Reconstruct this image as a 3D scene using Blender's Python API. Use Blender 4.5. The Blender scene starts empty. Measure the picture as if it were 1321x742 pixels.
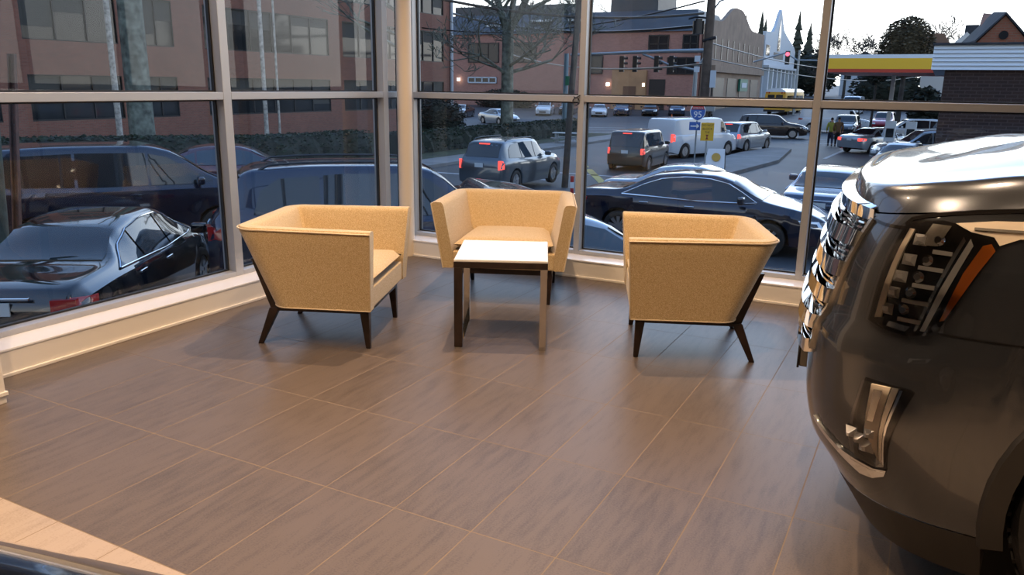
import bpy, bmesh, math, random
import numpy as np
from mathutils import Vector, Matrix
from mathutils.geometry import delaunay_2d_cdt
R = math.radians
COL = bpy.context.scene.collection
SC = bpy.context.scene

# ------------------------------------------------------------------ materials
def new_mat(name):
    m = bpy.data.materials.new(name); m.use_nodes = True
    return m, m.node_tree.nodes, m.node_tree.links, m.node_tree.nodes['Principled BSDF']

def mat(name, col, rough=.5, metal=0., coat=0., spec=.5, noise=None, bump=None, emit=None, emit_s=0., sheen=0.):
    """noise = (scale, amount) varies the colour, bump = (scale, strength)"""
    m, n, l, b = new_mat(name)
    b.inputs['Base Color'].default_value = (*col, 1)
    b.inputs['Roughness'].default_value = rough
    b.inputs['Metallic'].default_value = metal
    b.inputs['Coat Weight'].default_value = coat
    b.inputs['Coat Roughness'].default_value = .03
    b.inputs['Specular IOR Level'].default_value = spec
    if sheen: b.inputs['Sheen Weight'].default_value = sheen
    if emit:
        b.inputs['Emission Color'].default_value = (*emit, 1); b.inputs['Emission Strength'].default_value = emit_s
    if noise or bump:
        tc = n.new('ShaderNodeTexCoord')
    if noise:
        t = n.new('ShaderNodeTexNoise'); t.inputs['Scale'].default_value = noise[0]; t.inputs['Detail'].default_value = 6
        l.new(tc.outputs['Object'], t.inputs['Vector'])
        r = n.new('ShaderNodeValToRGB'); a = noise[1]
        r.color_ramp.elements[0].position = .3; r.color_ramp.elements[1].position = .7
        r.color_ramp.elements[0].color = (*[c*(1-a) for c in col], 1)
        r.color_ramp.elements[1].color = (*[min(1, c*(1+a)) for c in col], 1)
        l.new(t.outputs['Fac'], r.inputs['Fac']); l.new(r.outputs['Color'], b.inputs['Base Color'])
    if bump:
        t = n.new('ShaderNodeTexNoise'); t.inputs['Scale'].default_value = bump[0]; t.inputs['Detail'].default_value = 4
        l.new(tc.outputs['Object'], t.inputs['Vector'])
        bp = n.new('ShaderNodeBump'); bp.inputs['Strength'].default_value = bump[1]; bp.inputs['Distance'].default_value = .01
        l.new(t.outputs['Fac'], bp.inputs['Height']); l.new(bp.outputs['Normal'], b.inputs['Normal'])
    return m

def brick_mat(name, c1, c2, mortar, sx=4.5, rough=.85, swap=False, rowh=.075):
    """bricks laid on vertical walls: horizontal coordinate is x+y, vertical is z"""
    m, n, l, b = new_mat(name)
    tc = n.new('ShaderNodeTexCoord'); sp = n.new('ShaderNodeSeparateXYZ'); cb = n.new('ShaderNodeCombineXYZ')
    ad = n.new('ShaderNodeMath'); ad.operation = 'ADD'
    l.new(tc.outputs['Object'], sp.inputs[0]); l.new(sp.outputs['X'], ad.inputs[0]); l.new(sp.outputs['Y'], ad.inputs[1])
    l.new(ad.outputs[0], cb.inputs['X']); l.new(sp.outputs['Z'], cb.inputs['Y'])
    t = n.new('ShaderNodeTexBrick'); t.inputs['Scale'].default_value = 1
    t.inputs['Brick Width'].default_value = rowh*3; t.inputs['Row Height'].default_value = rowh
    t.inputs['Mortar Size'].default_value = rowh*.13
    t.inputs['Color1'].default_value = (*c1, 1); t.inputs['Color2'].default_value = (*c2, 1); t.inputs['Mortar'].default_value = (*mortar, 1)
    l.new(cb.outputs[0], t.inputs['Vector'])
    ns = n.new('ShaderNodeTexNoise'); ns.inputs['Scale'].default_value = .6; ns.inputs['Detail'].default_value = 5
    l.new(tc.outputs['Object'], ns.inputs['Vector'])
    mx = n.new('ShaderNodeMix'); mx.data_type = 'RGBA'; mx.blend_type = 'MULTIPLY'; mx.inputs['Factor'].default_value = .5
    rr = n.new('ShaderNodeValToRGB'); rr.color_ramp.elements[0].color = (.6, .6, .6, 1); rr.color_ramp.elements[0].position = .35
    l.new(ns.outputs['Fac'], rr.inputs['Fac'])
    l.new(t.outputs['Color'], mx.inputs[6]); l.new(rr.outputs['Color'], mx.inputs[7]); l.new(mx.outputs[2], b.inputs['Base Color'])
    b.inputs['Roughness'].default_value = rough
    return m

# ------------------------------------------------------------------ mesh collector
class MB:
    def __init__(s): s.v = []; s.f = []; s.fm = []; s.cur = 0
    def add(s, vs, fs):
        o = len(s.v); s.v += [tuple(p) for p in vs]
        s.f += [tuple(i+o for i in f) for f in fs]; s.fm += [s.cur]*len(fs)
        return s
    def box(s, x0, x1, y0, y1, z0, z1, M=None):
        vs = [Vector((x, y, z)) for z in (z0, z1) for y in (y0, y1) for x in (x0, x1)]
        if M is not None: vs = [M @ v for v in vs]
        return s.add(vs, [(0, 2, 3, 1), (4, 5, 7, 6), (0, 1, 5, 4), (2, 6, 7, 3), (0, 4, 6, 2), (1, 3, 7, 5)])
    def hexa(s, b, t):
        """solid from four bottom and four top points"""
        return s.add(list(b)+list(t), [(3, 2, 1, 0), (4, 5, 6, 7), (0, 1, 5, 4), (1, 2, 6, 5), (2, 3, 7, 6), (3, 0, 4, 7)])
    def tube(s, pts, rad, n=8, cap=True, flat=None):
        pts = [Vector(p) for p in pts]
        if not hasattr(rad, '__len__'): rad = [rad]*len(pts)
        vs = []; fs = []; up = None
        for i, p in enumerate(pts):
            d = (pts[min(i+1, len(pts)-1)]-pts[max(i-1, 0)]).normalized()
            if up is None or abs(d.dot(up)) > .98: up = Vector((0, 0, 1)) if abs(d.z) < .9 else Vector((1, 0, 0))
            a = d.cross(up).normalized(); b = a.cross(d).normalized()
            up = b
            for k in range(n):
                t = 2*math.pi*k/n
                vs.append(p+a*(rad[i]*math.cos(t))+b*(rad[i]*math.sin(t)))
        for i in range(len(pts)-1):
            for k in range(n):
                fs.append((i*n+k, i*n+(k+1) % n, (i+1)*n+(k+1) % n, (i+1)*n+k))
        if cap: fs += [tuple(reversed(range(n))), tuple(range((len(pts)-1)*n, len(pts)*n))]
        return s.add(vs, fs)
    def bar(s, pts, w, h, side):
        """rectangular bar along pts; side(i) gives the width direction"""
        vs = []; fs = []
        pts = [Vector(p) for p in pts]
        for i, p in enumerate(pts):
            d = (pts[min(i+1, len(pts)-1)]-pts[max(i-1, 0)]).normalized()
            a = Vector(side(i)).normalized(); b = d.cross(a).normalized()
            for (u, q) in ((-1, -1), (1, -1), (1, 1), (-1, 1)): vs.append(p+a*(u*w/2)+b*(q*h/2))
        for i in range(len(pts)-1):
            for k in range(4): fs.append((i*4+k, i*4+(k+1) % 4, (i+1)*4+(k+1) % 4, (i+1)*4+k))
        e = (len(pts)-1)*4
        fs += [(3, 2, 1, 0), (e, e+1, e+2, e+3)]
        return s.add(vs, fs)
    def cyl(s, c, r, a0, a1, axis='z', n=24, r2=None, cap=True):
        r2 = r if r2 is None else r2; vs = []; c = Vector(c)
        for (h, rr) in ((a0, r), (a1, r2)):
            for k in range(n):
                t = 2*math.pi*k/n; u, v = rr*math.cos(t), rr*math.sin(t)
                vs.append(c+(Vector((u, v, h)) if axis == 'z' else Vector((u, h, v)) if axis == 'y' else Vector((h, u, v))))
        fs = [(k, (k+1) % n, n+(k+1) % n, n+k) for k in range(n)]
        if cap: fs += [tuple(reversed(range(n))), tuple(range(n, 2*n))]
        return s.add(vs, fs)
    def prism(s, poly, y0, y1, M=None):
        """poly in (x,z) extruded along y"""
        n = len(poly)
        vs = [Vector((p[0], y0, p[1])) for p in poly]+[Vector((p[0], y1, p[1])) for p in poly]
        if M is not None: vs = [M @ v for v in vs]
        return s.add(vs, [tuple(range(n)), tuple(reversed(range(n, 2*n)))]+[(i, n+i, n+(i+1) % n, (i+1) % n) for i in range(n)])
    def grid(s, rows, close=False):
        """rows of points, each row the same length"""
        m = len(rows[0]); vs = [p for r in rows for p in r]; fs = []
        for i in range(len(rows)-1):
            for k in range(m if close else m-1):
                fs.append((i*m+k, i*m+(k+1) % m, (i+1)*m+(k+1) % m, (i+1)*m+k))
        return s.add(vs, fs)
    def build(s, name, mats, parent=None, smooth=None, bevel=0, seg=2, recalc=True, subsurf=0, loc=None, rotz=0):
        me = bpy.data.meshes.new(name); me.from_pydata(s.v, [], s.f)
        if not isinstance(mats, (list, tuple)): mats = [mats]
        for m in mats: me.materials.append(m)
        if len(mats) > 1: me.polygons.foreach_set('material_index', s.fm)
        if recalc:
            bm = bmesh.new(); bm.from_mesh(me); bmesh.ops.recalc_face_normals(bm, faces=bm.faces); bm.to_mesh(me); bm.free()
        if smooth is not None:
            me.polygons.foreach_set('use_smooth', [True]*len(me.polygons))
            if smooth < 180: me.set_sharp_from_angle(angle=R(smooth))
        o = bpy.data.objects.new(name, me); COL.objects.link(o)
        if parent: o.parent = parent
        if loc: o.location = loc
        o.rotation_euler.z = rotz
        if bevel:
            b = o.modifiers.new('bevel', 'BEVEL'); b.width = bevel; b.segments = seg; b.limit_method = 'ANGLE'; b.angle_limit = R(35)
        if subsurf:
            b = o.modifiers.new('sub', 'SUBSURF'); b.levels = subsurf; b.render_levels = subsurf
        return o

def empty(name, loc=(0, 0, 0), rz=0, label=None, cat=None, group=None, kind=None):
    o = bpy.data.objects.new(name, None); COL.objects.link(o); o.empty_display_size = .1
    o.location = loc; o.rotation_euler = (0, 0, rz)
    return tag(o, label, cat, group, kind)
def tag(o, label=None, cat=None, group=None, kind=None):
    if label: o['label'] = label
    if cat: o['category'] = cat
    if group: o['group'] = group
    if kind: o['kind'] = kind
    return o
def struct(o): o['kind'] = 'structure'; return o
def copy_tree(o, parent=None):
    c = o.copy(); COL.objects.link(c)
    if parent: c.parent = parent
    for ch in list(o.children): copy_tree(ch, c)
    return c
def text(name, body, size, m, parent, loc, rot, ext=.002, align='CENTER'):
    cu = bpy.data.curves.new(name, 'FONT'); cu.body = body; cu.size = size; cu.extrude = ext
    cu.align_x = align; cu.align_y = 'CENTER'; cu.materials.append(m)
    cu.resolution_u = 4
    t_ = bpy.data.objects.new(name, cu); COL.objects.link(t_); bpy.context.view_layer.update()
    me = bpy.data.meshes.new_from_object(t_.evaluated_get(bpy.context.evaluated_depsgraph_get())); bpy.data.objects.remove(t_); bpy.data.curves.remove(cu)
    o = bpy.data.objects.new(name, me); COL.objects.link(o); o.parent = parent; o.location = loc; o.rotation_euler = rot
    return o
def lerp(a, b, t): return a+(b-a)*t
def sstep(a, b, x):
    t = min(1, max(0, (x-a)/(b-a))); return t*t*(3-2*t)
def interp(tab, x):
    """smooth (monotone cosine-free) interpolation of a table of (x, y)"""
    if x <= tab[0][0]: return tab[0][1]
    for i in range(len(tab)-1):
        if x <= tab[i+1][0]:
            x0, y0 = tab[i]; x1, y1 = tab[i+1]; h = x1-x0; t = (x-x0)/h
            def sl(k):
                if k <= 0 or k >= len(tab)-1:
                    k0 = max(0, min(len(tab)-2, k if k <= 0 else k-1)); return (tab[k0+1][1]-tab[k0][1])/(tab[k0+1][0]-tab[k0][0])
                a = (tab[k][1]-tab[k-1][1])/(tab[k][0]-tab[k-1][0]); b = (tab[k+1][1]-tab[k][1])/(tab[k+1][0]-tab[k][0])
                return 0 if a*b <= 0 else 2*a*b/(a+b)
            m0, m1 = sl(i)*h, sl(i+1)*h
            return (2*t**3-3*t*t+1)*y0+(t**3-2*t*t+t)*m0+(-2*t**3+3*t*t)*y1+(t**3-t*t)*m1
    return tab[-1][1]

def poly_fill(poly, step):
    """triangulate a 2-D polygon with inner points on a grid"""
    xs = [p[0] for p in poly]; ys = [p[1] for p in poly]
    b = []
    for i, p in enumerate(poly):
        q = poly[(i+1) % len(poly)]; n = max(1, int(math.hypot((q[0]-p[0])/step[0], (q[1]-p[1])/step[1])))
        for k in range(n): b.append((p[0]+(q[0]-p[0])*k/n, p[1]+(q[1]-p[1])*k/n))
    nb = len(b)
    def inside(x, y):
        c = False
        for i in range(len(poly)):
            x0, y0 = poly[i]; x1, y1 = poly[i-1]
            if (y0 > y) != (y1 > y) and x < (x1-x0)*(y-y0)/(y1-y0)+x0: c = not c
        return c
    pts = list(b)
    x = min(xs)+step[0]*.5
    while x < max(xs):
        y = min(ys)+step[1]*.5
        while y < max(ys):
            if inside(x, y) and all(abs(q[0]-x) > step[0]*.3 or abs(q[1]-y) > step[1]*.3 for q in b): pts.append((x, y))
            y += step[1]
        x += step[0]
    r = delaunay_2d_cdt([Vector(p) for p in pts], [], [list(range(nb))], 1, 1e-6)
    return [(v.x, v.y) for v in r[0]], [tuple(f) for f in r[2]]
def patch(mb, fn, poly, step, off, depth=.012):
    """a slab lying on surface fn(a, b) -> (point, normal)"""
    vs, fs = poly_fill(poly, step)
    P = [fn(*v) for v in vs]; n = len(vs)
    top = [p+nn*off for p, nn in P]; bot = [p+nn*(off-depth) for p, nn in P]
    edges = {}
    for f in fs:
        for i in range(len(f)):
            e = (f[i], f[(i+1) % len(f)])
            if (e[1], e[0]) in edges: edges.pop((e[1], e[0]))
            else: edges[e] = 1
    mb.add(top+bot, [f for f in fs]+[(a, b, b+n, a+n) for a, b in edges])
    return mb
# ================================================================== the showroom
H_CEIL = 4.2
def floor_mat(name, c_lo, c_hi, grout):
    m, n, l, b = new_mat(name)
    tc = n.new('ShaderNodeTexCoord'); mp = n.new('ShaderNodeMapping')
    mp.inputs['Location'].default_value = (-.2454, -.2256, 0); mp.vector_type = 'POINT'
    l.new(tc.outputs['Object'], mp.inputs['Vector'])
    t = n.new('ShaderNodeTexBrick'); t.offset = 0; t.squash = 1
    t.inputs['Scale'].default_value = 1; t.inputs['Brick Width'].default_value = .3048; t.inputs['Row Height'].default_value = .6096
    t.inputs['Mortar Size'].default_value = .0019; t.inputs['Mortar Smooth'].default_value = .1
    t.inputs['Color1'].default_value = (0, 0, 0, 1); t.inputs['Color2'].default_value = (1, 1, 1, 1)
    l.new(mp.outputs[0], t.inputs['Vector'])
    # streaks along the tile's length, finer grain, each tile a little different
    mp2 = n.new('ShaderNodeMapping'); mp2.inputs['Scale'].default_value = (34, 5, 1)
    l.new(tc.outputs['Object'], mp2.inputs['Vector'])
    ad = n.new('ShaderNodeVectorMath'); ad.operation = 'ADD'; l.new(mp2.outputs[0], ad.inputs[0])
    sc = n.new('ShaderNodeVectorMath'); sc.operation = 'SCALE'; sc.inputs['Scale'].default_value = 7; l.new(t.outputs['Color'], sc.inputs[0]); l.new(sc.outputs[0], ad.inputs[1])
    s = n.new('ShaderNodeTexNoise'); s.inputs['Scale'].default_value = 1; s.inputs['Detail'].default_value = 8; s.inputs['Roughness'].default_value = .6
    l.new(ad.outputs[0], s.inputs['Vector'])
    g = n.new('ShaderNodeTexNoise'); g.inputs['Scale'].default_value = 160; g.inputs['Detail'].default_value = 3
    l.new(tc.outputs['Object'], g.inputs['Vector'])
    a1 = n.new('ShaderNodeMath'); a1.operation = 'MULTIPLY_ADD'; a1.inputs[1].default_value = .75; l.new(g.outputs['Fac'], a1.inputs[0]); l.new(s.outputs['Fac'], a1.inputs[2])
    a2 = n.new('ShaderNodeMath'); a2.operation = 'MULTIPLY_ADD'; a2.inputs[1].default_value = .13; l.new(t.outputs['Color'], a2.inputs[0]); l.new(a1.outputs[0], a2.inputs[2])
    r = n.new('ShaderNodeValToRGB'); r.color_ramp.elements[0].position = .58; r.color_ramp.elements[1].position = 1.35
    r.color_ramp.elements[0].color = (*c_lo, 1); r.color_ramp.elements[1].color = (*c_hi, 1)
    l.new(a2.outputs[0], r.inputs['Fac'])
    mx = n.new('ShaderNodeMix'); mx.data_type = 'RGBA'; mx.inputs[7].default_value = (*grout, 1)
    l.new(t.outputs['Fac'], mx.inputs['Factor']); l.new(r.outputs['Color'], mx.inputs[6]); l.new(mx.outputs[2], b.inputs['Base Color'])
    mr = n.new('ShaderNodeMath'); mr.operation = 'MULTIPLY_ADD'; mr.inputs[1].default_value = .4; mr.inputs[2].default_value = .37
    l.new(t.outputs['Fac'], mr.inputs[0]); l.new(mr.outputs[0], b.inputs['Roughness'])
    sl = n.new('ShaderNodeMath'); sl.operation = 'MULTIPLY_ADD'; sl.inputs[1].default_value = -.32; sl.inputs[2].default_value = .32; l.new(t.outputs['Fac'], sl.inputs[0]); l.new(sl.outputs[0], b.inputs['Specular IOR Level'])
    bp = n.new('ShaderNodeBump'); bp.inputs['Strength'].default_value = .25; bp.inputs['Distance'].default_value = .002; bp.invert = True
    hb = n.new('ShaderNodeMath'); hb.operation = 'MULTIPLY_ADD'; hb.inputs[1].default_value = .25; l.new(g.outputs['Fac'], hb.inputs[0]); l.new(t.outputs['Fac'], hb.inputs[2])
    l.new(hb.outputs[0], bp.inputs['Height']); l.new(bp.outputs['Normal'], b.inputs['Normal'])
    return m
M_FLOOR = floor_mat('floor tile', (.062, .047, .037), (.116, .088, .070), (.205, .155, .115))
M_FLOOR2 = floor_mat('pale floor tile', (.24, .185, .14), (.36, .285, .225), (.25, .19, .14))
M_ALU = mat('satin aluminium', (.42, .42, .43), .40, .45)
M_GASKET = mat('black gasket', (.012, .012, .013), .6)
M_WHITE = mat('white painted trim', (.72, .66, .58), .35)
M_SILL = mat('glossy white sill', (.78, .75, .73), .16)
M_WALLP = mat('showroom wall paint', (.22, .19, .16), .7)
M_CEIL = mat('ceiling tile', (.36, .32, .27), .9)
def glass_mat():
    m = bpy.data.materials.new('window glass'); m.use_nodes = True; n, l = m.node_tree.nodes, m.node_tree.links; n.clear()
    o = n.new('ShaderNodeOutputMaterial'); mx = n.new('ShaderNodeMixShader'); t = n.new('ShaderNodeBsdfTransparent'); g = n.new('ShaderNodeBsdfGlossy')
    t.inputs['Color'].default_value = (.90, .93, .94, 1); g.inputs['Roughness'].default_value = .0; g.inputs['Color'].default_value = (1, 1, 1, 1)
    f = n.new('ShaderNodeFresnel'); f.inputs['IOR'].default_value = 1.45
    l.new(f.outputs[0], mx.inputs[0]); l.new(t.outputs[0], mx.inputs[1]); l.new(g.outputs[0], mx.inputs[2]); l.new(mx.outputs[0], o.inputs[0])
    return m
M_GLASS = glass_mat()

X1, Y0 = 9.5, -11.0          # far ends of the showroom
FY = -4.0416                 # tile line where the pale floor begins
struct(MB().box(-.32, X1, FY, .32, -.12, 0).build('floor', M_FLOOR))
struct(MB().box(-.32, X1, Y0, FY, -.12, 0).build('floor_pale', M_FLOOR2)).name = 'floor_2'
struct(MB().box(-.32, X1, Y0, .32, H_CEIL, H_CEIL+.1).build('ceiling', M_CEIL))
struct(MB().box(X1, X1+.1, Y0, .32, -.12, H_CEIL).build('wall_right', M_WALLP))
struct(MB().box(-.32, X1, Y0-.1, Y0, -.12, H_CEIL).build('wall_back', M_WALLP))
struct(MB().box(-.32, -.2, Y0, -3.9, 0, H_CEIL).build('wall_left', M_WALLP))
# plinths under the glass: front, a small toe lip and the glossy sill board
PH = .138
mb = MB().box(-.30, 0, -3.9, 0, 0, PH-.012).box(-.30, .012, -3.9, 0, 0, .016)
struct(mb.build('baseboard_left', M_WHITE, bevel=.002))
mb = MB().box(-.30, X1, 0, .30, 0, PH-.012).box(-.02, X1, -.012, .3, 0, .016)
struct(mb.build('baseboard_far', M_WHITE, bevel=.002))
struct(MB().box(-.30, .004, -3.9, .0, PH-.012, PH).build('trim_1', M_SILL, bevel=.002))
struct(MB().box(-.30, X1, -.004, .30, PH-.012, PH).build('trim_2', M_SILL, bevel=.002))
# curtain wall: XF front face of frame, XG glass
XF, XG, XB = .185, .262, .30
Z0, ZT0, ZT1, Z1 = PH, 1.297, 1.345, H_CEIL
RAIL = .17
def curtain_wall(name, axis, mull, a0, a1):
    """axis 'y': the left wall (plane x = -XG) ; axis 'x': the far wall (plane y = XG)"""
    root = struct(empty(name))
    def bx(mb, s0, s1, d0, d1, z0, z1):
        if axis == 'y': mb.box(-d1, -d0, s0, s1, z0, z1)
        else: mb.box(s0, s1, d0, d1, z0, z1)
    hw = .0335 if axis == 'y' else .0235
    edges = [a0]+mull+[a1]
    for m in mull:
        mb = MB(); bx(mb, m-hw, m+hw, XF, XB, Z0, Z1); mb.build('mullion', M_ALU, root, bevel=.003)
    for i in range(len(edges)-1):
        s0 = edges[i]+(hw if edges[i] in mull else 0); s1 = edges[i+1]-(hw if edges[i+1] in mull else 0)
        mb = MB(); bx(mb, s0, s1, XF, XB, ZT0, ZT1); mb.build('transom', M_ALU, root, bevel=.003)
        mb = MB(); bx(mb, s0, s1, XF, XB, Z0, RAIL); mb.build('bottom_rail', M_ALU, root, bevel=.003)
        for (z0, z1) in ((RAIL, ZT0), (ZT1, Z1)):
            g = MB()
            w = .010
            bx(g, s0, s0+w, XG-.012, XG+.012, z0, z1); bx(g, s1-w, s1, XG-.012, XG+.012, z0, z1)
            bx(g, s0+w, s1-w, XG-.012, XG+.012, z0, z0+w); bx(g, s0+w, s1-w, XG-.012, XG+.012, z1-w, z1)
            g.build('gasket', M_GASKET, root)
            p = MB(); q = XG
            if axis == 'y': p.add([(-q, s0+w, z0+w), (-q, s1-w, z0+w), (-q, s1-w, z1-w), (-q, s0+w, z1-w)], [(0, 1, 2, 3)])
            else: p.add([(s0+w, q, z0+w), (s1-w, q, z0+w), (s1-w, q, z1-w), (s0+w, q, z1-w)], [(0, 1, 2, 3)])
            p.build('pane', M_GLASS, root, recalc=False)
    return root
curtain_wall('window_1', 'y', [-3.31, -1.655, .03], -3.9, .30)
curtain_wall('window_2', 'x', [-.045, 1.489, 3.153, 4.817, 6.481, 8.145], -.06, X1)
# round corner post
struct(MB().cyl((.022, .0, 0), .062, 0, H_CEIL, n=40).build('trim_3', mat('cream column paint', (.70, .60, .48), .4), smooth=40))
# end of the pale wall that closes the glass at the left
mb = MB().box(-.2, .325, -3.95, -3.535, 0, H_CEIL).box(-.2, .333, -3.95, -3.527, .035, .055)
struct(mb.build('trim_4', M_WHITE, bevel=.003))
# ceiling downlights
M_LAMP = mat('lamp diffuser', (.9, .8, .65), .5, emit=(1, .78, .52), emit_s=14)
LAMPS = [(1.86, -1.28), (.75, -3.0), (3.3, -3.0), (1.9, -4.6), (4.6, -4.4), (5.6, -2.2), (3.4, -6.2), (6.4, -5.2), (.8, -6.2), (5.2, -7.6)]
for i, (x, y) in enumerate(LAMPS):
    r = empty('ceiling_downlight', (x, y, H_CEIL), 0, 'recessed round ceiling downlight with warm lens, one of the ceiling grid', 'ceiling light', 'ceiling downlights')
    MB().cyl((0, 0, 0), .10, -.012, .0, n=24).build('trim_ring', M_WHITE, r)
    MB().cyl((0, 0, 0), .075, -.016, -.012, n=24).build('lens', M_LAMP, r)
# ================================================================== armchairs and table
def fabric_mat():
    m, n, l, b = new_mat('gold tweed upholstery')
    tc = n.new('ShaderNodeTexCoord')
    v = n.new('ShaderNodeTexVoronoi'); v.inputs['Scale'].default_value = 420; l.new(tc.outputs['Object'], v.inputs['Vector'])
    t = n.new('ShaderNodeTexNoise'); t.inputs['Scale'].default_value = 210; t.inputs['Detail'].default_value = 5; l.new(tc.outputs['Object'], t.inputs['Vector'])
    sp = n.new('ShaderNodeSeparateColor'); l.new(v.outputs['Color'], sp.inputs[0])
    mx = n.new('ShaderNodeMath'); mx.operation = 'MULTIPLY_ADD'; mx.inputs[1].default_value = .35; l.new(sp.outputs[0], mx.inputs[0]); l.new(t.outputs['Fac'], mx.inputs[2])
    r = n.new('ShaderNodeValToRGB'); e = r.color_ramp.elements
    e[0].position = .4; e[0].color = (.40, .27, .13, 1); e[1].position = .95; e[1].color = (.68, .54, .35, 1)
    k = e.new(.66); k.color = (.545, .395, .205, 1)
    l.new(mx.outputs[0], r.inputs['Fac']); l.new(r.outputs['Color'], b.inputs['Base Color'])
    b.inputs['Roughness'].default_value = .9; b.inputs['Sheen Weight'].default_value = .25; b.inputs['Specular IOR Level'].default_value = .2
    bp = n.new('ShaderNodeBump'); bp.inputs['Strength'].default_value = .35; bp.inputs['Distance'].default_value = .003
    l.new(mx.outputs[0], bp.inputs['Height']); l.new(bp.outputs['Normal'], b.inputs['Normal'])
    return m
M_FAB = fabric_mat()
M_SEAMHI = mat('pale seam highlight', (.62, .50, .34), .8)
M_DARKWOOD = mat('espresso stained wood', (.022, .012, .009), .35, noise=(14, .5))
def make_armchair():
    root = empty('armchair')
    # U-shaped arms and back: stations run from the front of the right arm round the back to the left arm
    ob = [(.045, -.40)]; ot = [(.072, -.47)]; it = [(.072, -.392)]; ib = [(.045, -.335)]
    def arc(cx, cy, r, a0, a1, n): return [(cx+r*math.cos(R(lerp(a0, a1, k/n))), cy+r*math.sin(R(lerp(a0, a1, k/n)))) for k in range(n+1)]
    NA = 6
    for k in range(1, NA):
        t = k/NA
        ob.append((lerp(.045, -.41, t), lerp(-.40, -.392, t))); ot.append((lerp(.072, -.56, t), lerp(-.47, -.432, t)))
        it.append((lerp(.072, -.57, t), lerp(-.392, -.345, t))); ib.append((lerp(.045, -.47, t), lerp(-.335, -.275, t)))
    NC = 8
    ob += arc(-.41, -.292, .10, 270, 180, NC); ot += arc(-.56, -.302, .13, 270, 180, NC)
    it += arc(-.585, -.325, .02, 270, 180, NC); ib += arc(-.485, -.255, .02, 270, 180, NC)
    for a in (ob, ot, it, ib):
        half = list(a); a += [(half[-1][0], 0.)]+[(x, -y) for x, y in reversed(half)]
    zb, zi, rr = .238, .33, .022
    rows = []
    for o_, t_, i_, b_ in zip(ob, ot, it, ib):
        OB = Vector((*o_, zb)); OT = Vector((*t_, .668)); IT = Vector((*i_, .668)); IB = Vector((*b_, zi))
        w = (IT-OT).normalized(); up = (OT-OB).normalized(); dn = (IT-IB).normalized()
        col = [lerp(OB, OT, k/6) for k in range(6)]
        col += [OT-up*rr, OT-up*rr*.35+w*rr*.12, OT+w*rr*.55+Vector((0, 0, .006)), lerp(OT, IT, .5)+Vector((0, 0, .009)), IT-w*rr*.55+Vector((0, 0, .006)), IT-dn*rr*.35-w*rr*.12, IT-dn*rr]
        col += [lerp(IT, IB, k/4) for k in range(1, 5)]
        col += [Vector((b_[0]*1.0, b_[1], zb))]
        rows.append(col)
    mb = MB().grid(rows, close=True)
    n = len(rows[0]); mb.f += [tuple(range(n)), tuple(reversed(range((len(rows)-1)*n, len(rows)*n)))]; mb.fm += [0, 0]
    shell = mb.build('backrest_shell', M_FAB, root, smooth=50)
    p = MB()
    p.tube([Vector((*t_, .668))-Vector((0, 0, .004)) for t_ in ot], .0045, 6)
    for s in (0, -1):
        p.tube([Vector((*ob[s], zb)), Vector((*ot[s], .664))], .004, 6)
    p.tube([Vector((*b_, zb)) for b_ in ob], .004, 6)
    p.build('seam_highlight', M_SEAMHI, shell, smooth=60)  # thin pale tubes: highlights on the upholstery's seam edges, put in as lighter colour
    # front panel below the cushion
    MB().box(-.02, .04, -.335, .335, zb, .352).build('front_panel', M_FAB, root, bevel=.008)
    # loose seat cushion: rounded slab, crowned
    rows = []; NU, NV = 14, 14
    for side in (1, -1):
        rs = []
        for i in range(NU+1):
            u = lerp(.045, -.52, i/NU); hw = lerp(.333, .268, i/NU); row = []
            for j in range(NV+1):
                q = -1+2*j/NV; a = abs(2*i/NU-1); e = (1-abs(q)**12)*(1-a**12)
                cr = (1-q*q)*(1-a*a)
                z = .398+side*(.036*e**.4)+ (.02*cr if side > 0 else 0)
                row.append((u-.004*(1-e), q*hw*.992, z))
            rs.append(row)
        rows.append(rs)
    mb = MB().grid(rows[0]); mb.grid(rows[1])
    c = mb.build('seat_cushion', M_FAB, root, smooth=70)
    # dark timber frame
    fr = MB()
    for s in (-1, 1): fr.box(-.50, .012, s*.30-.02, s*.30+.02, .198, .238)
    fr.box(-.03, .012, -.30, .30, .198, .238).box(-.52, -.48, -.30, .30, .198, .238)
    fr.build('frame', M_DARKWOOD, root, bevel=.003)
    for s in (-1, 1):
        y = s*.30
        a, b = .013, .024
        MB().hexa([(-a, y-a, 0), (a, y-a, 0), (a, y+a, 0), (-a, y+a, 0)], [(-.038, y-b, .205), (.012, y-b, .205), (.012, y+b, .205), (-.038, y+b, .205)]).build('leg', M_DARKWOOD, root, bevel=.004)
        # rear leg: raked foot, then a strut that follows the sloping back
        MB().hexa([(-.628, y-a, 0), (-.600, y-a, 0), (-.600, y+a, 0), (-.628, y+a, 0)], [(-.545, y-b, .215), (-.490, y-b, .215), (-.490, y+b, .215), (-.545, y+b, .215)]).build('leg', M_DARKWOOD, root, bevel=.004)
        q = s*.288
        st = MB().hexa([(-.540, q-b, .205), (-.495, q-b, .205), (-.495, q+b, .205), (-.540, q+b, .205)], [(-.640, q-.02, .485), (-.595, q-.02, .485), (-.595, q+.02, .485), (-.640, q+.02, .485)])
        st.build('back_strut', M_DARKWOOD, root, bevel=.004)
    return root
ch = make_armchair()
CH = [((1.138, -1.839, 0), 22.0, 'gold tweed armchair on dark legs beside the left window, facing the table'),
      ((1.445, -.920, 0), -68.0, 'gold tweed armchair behind the white table, its seat facing the viewer'),
      ((2.466, -1.232, 0), 202.0, 'gold tweed armchair next to the grey SUV, its back towards it')]
for i, (loc, a, lab) in enumerate(CH):
    o = ch if i == 0 else copy_tree(ch)
    o.location = loc; o.rotation_euler.z = R(a)
    tag(o, lab, 'armchair', 'armchairs around the small table')
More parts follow.
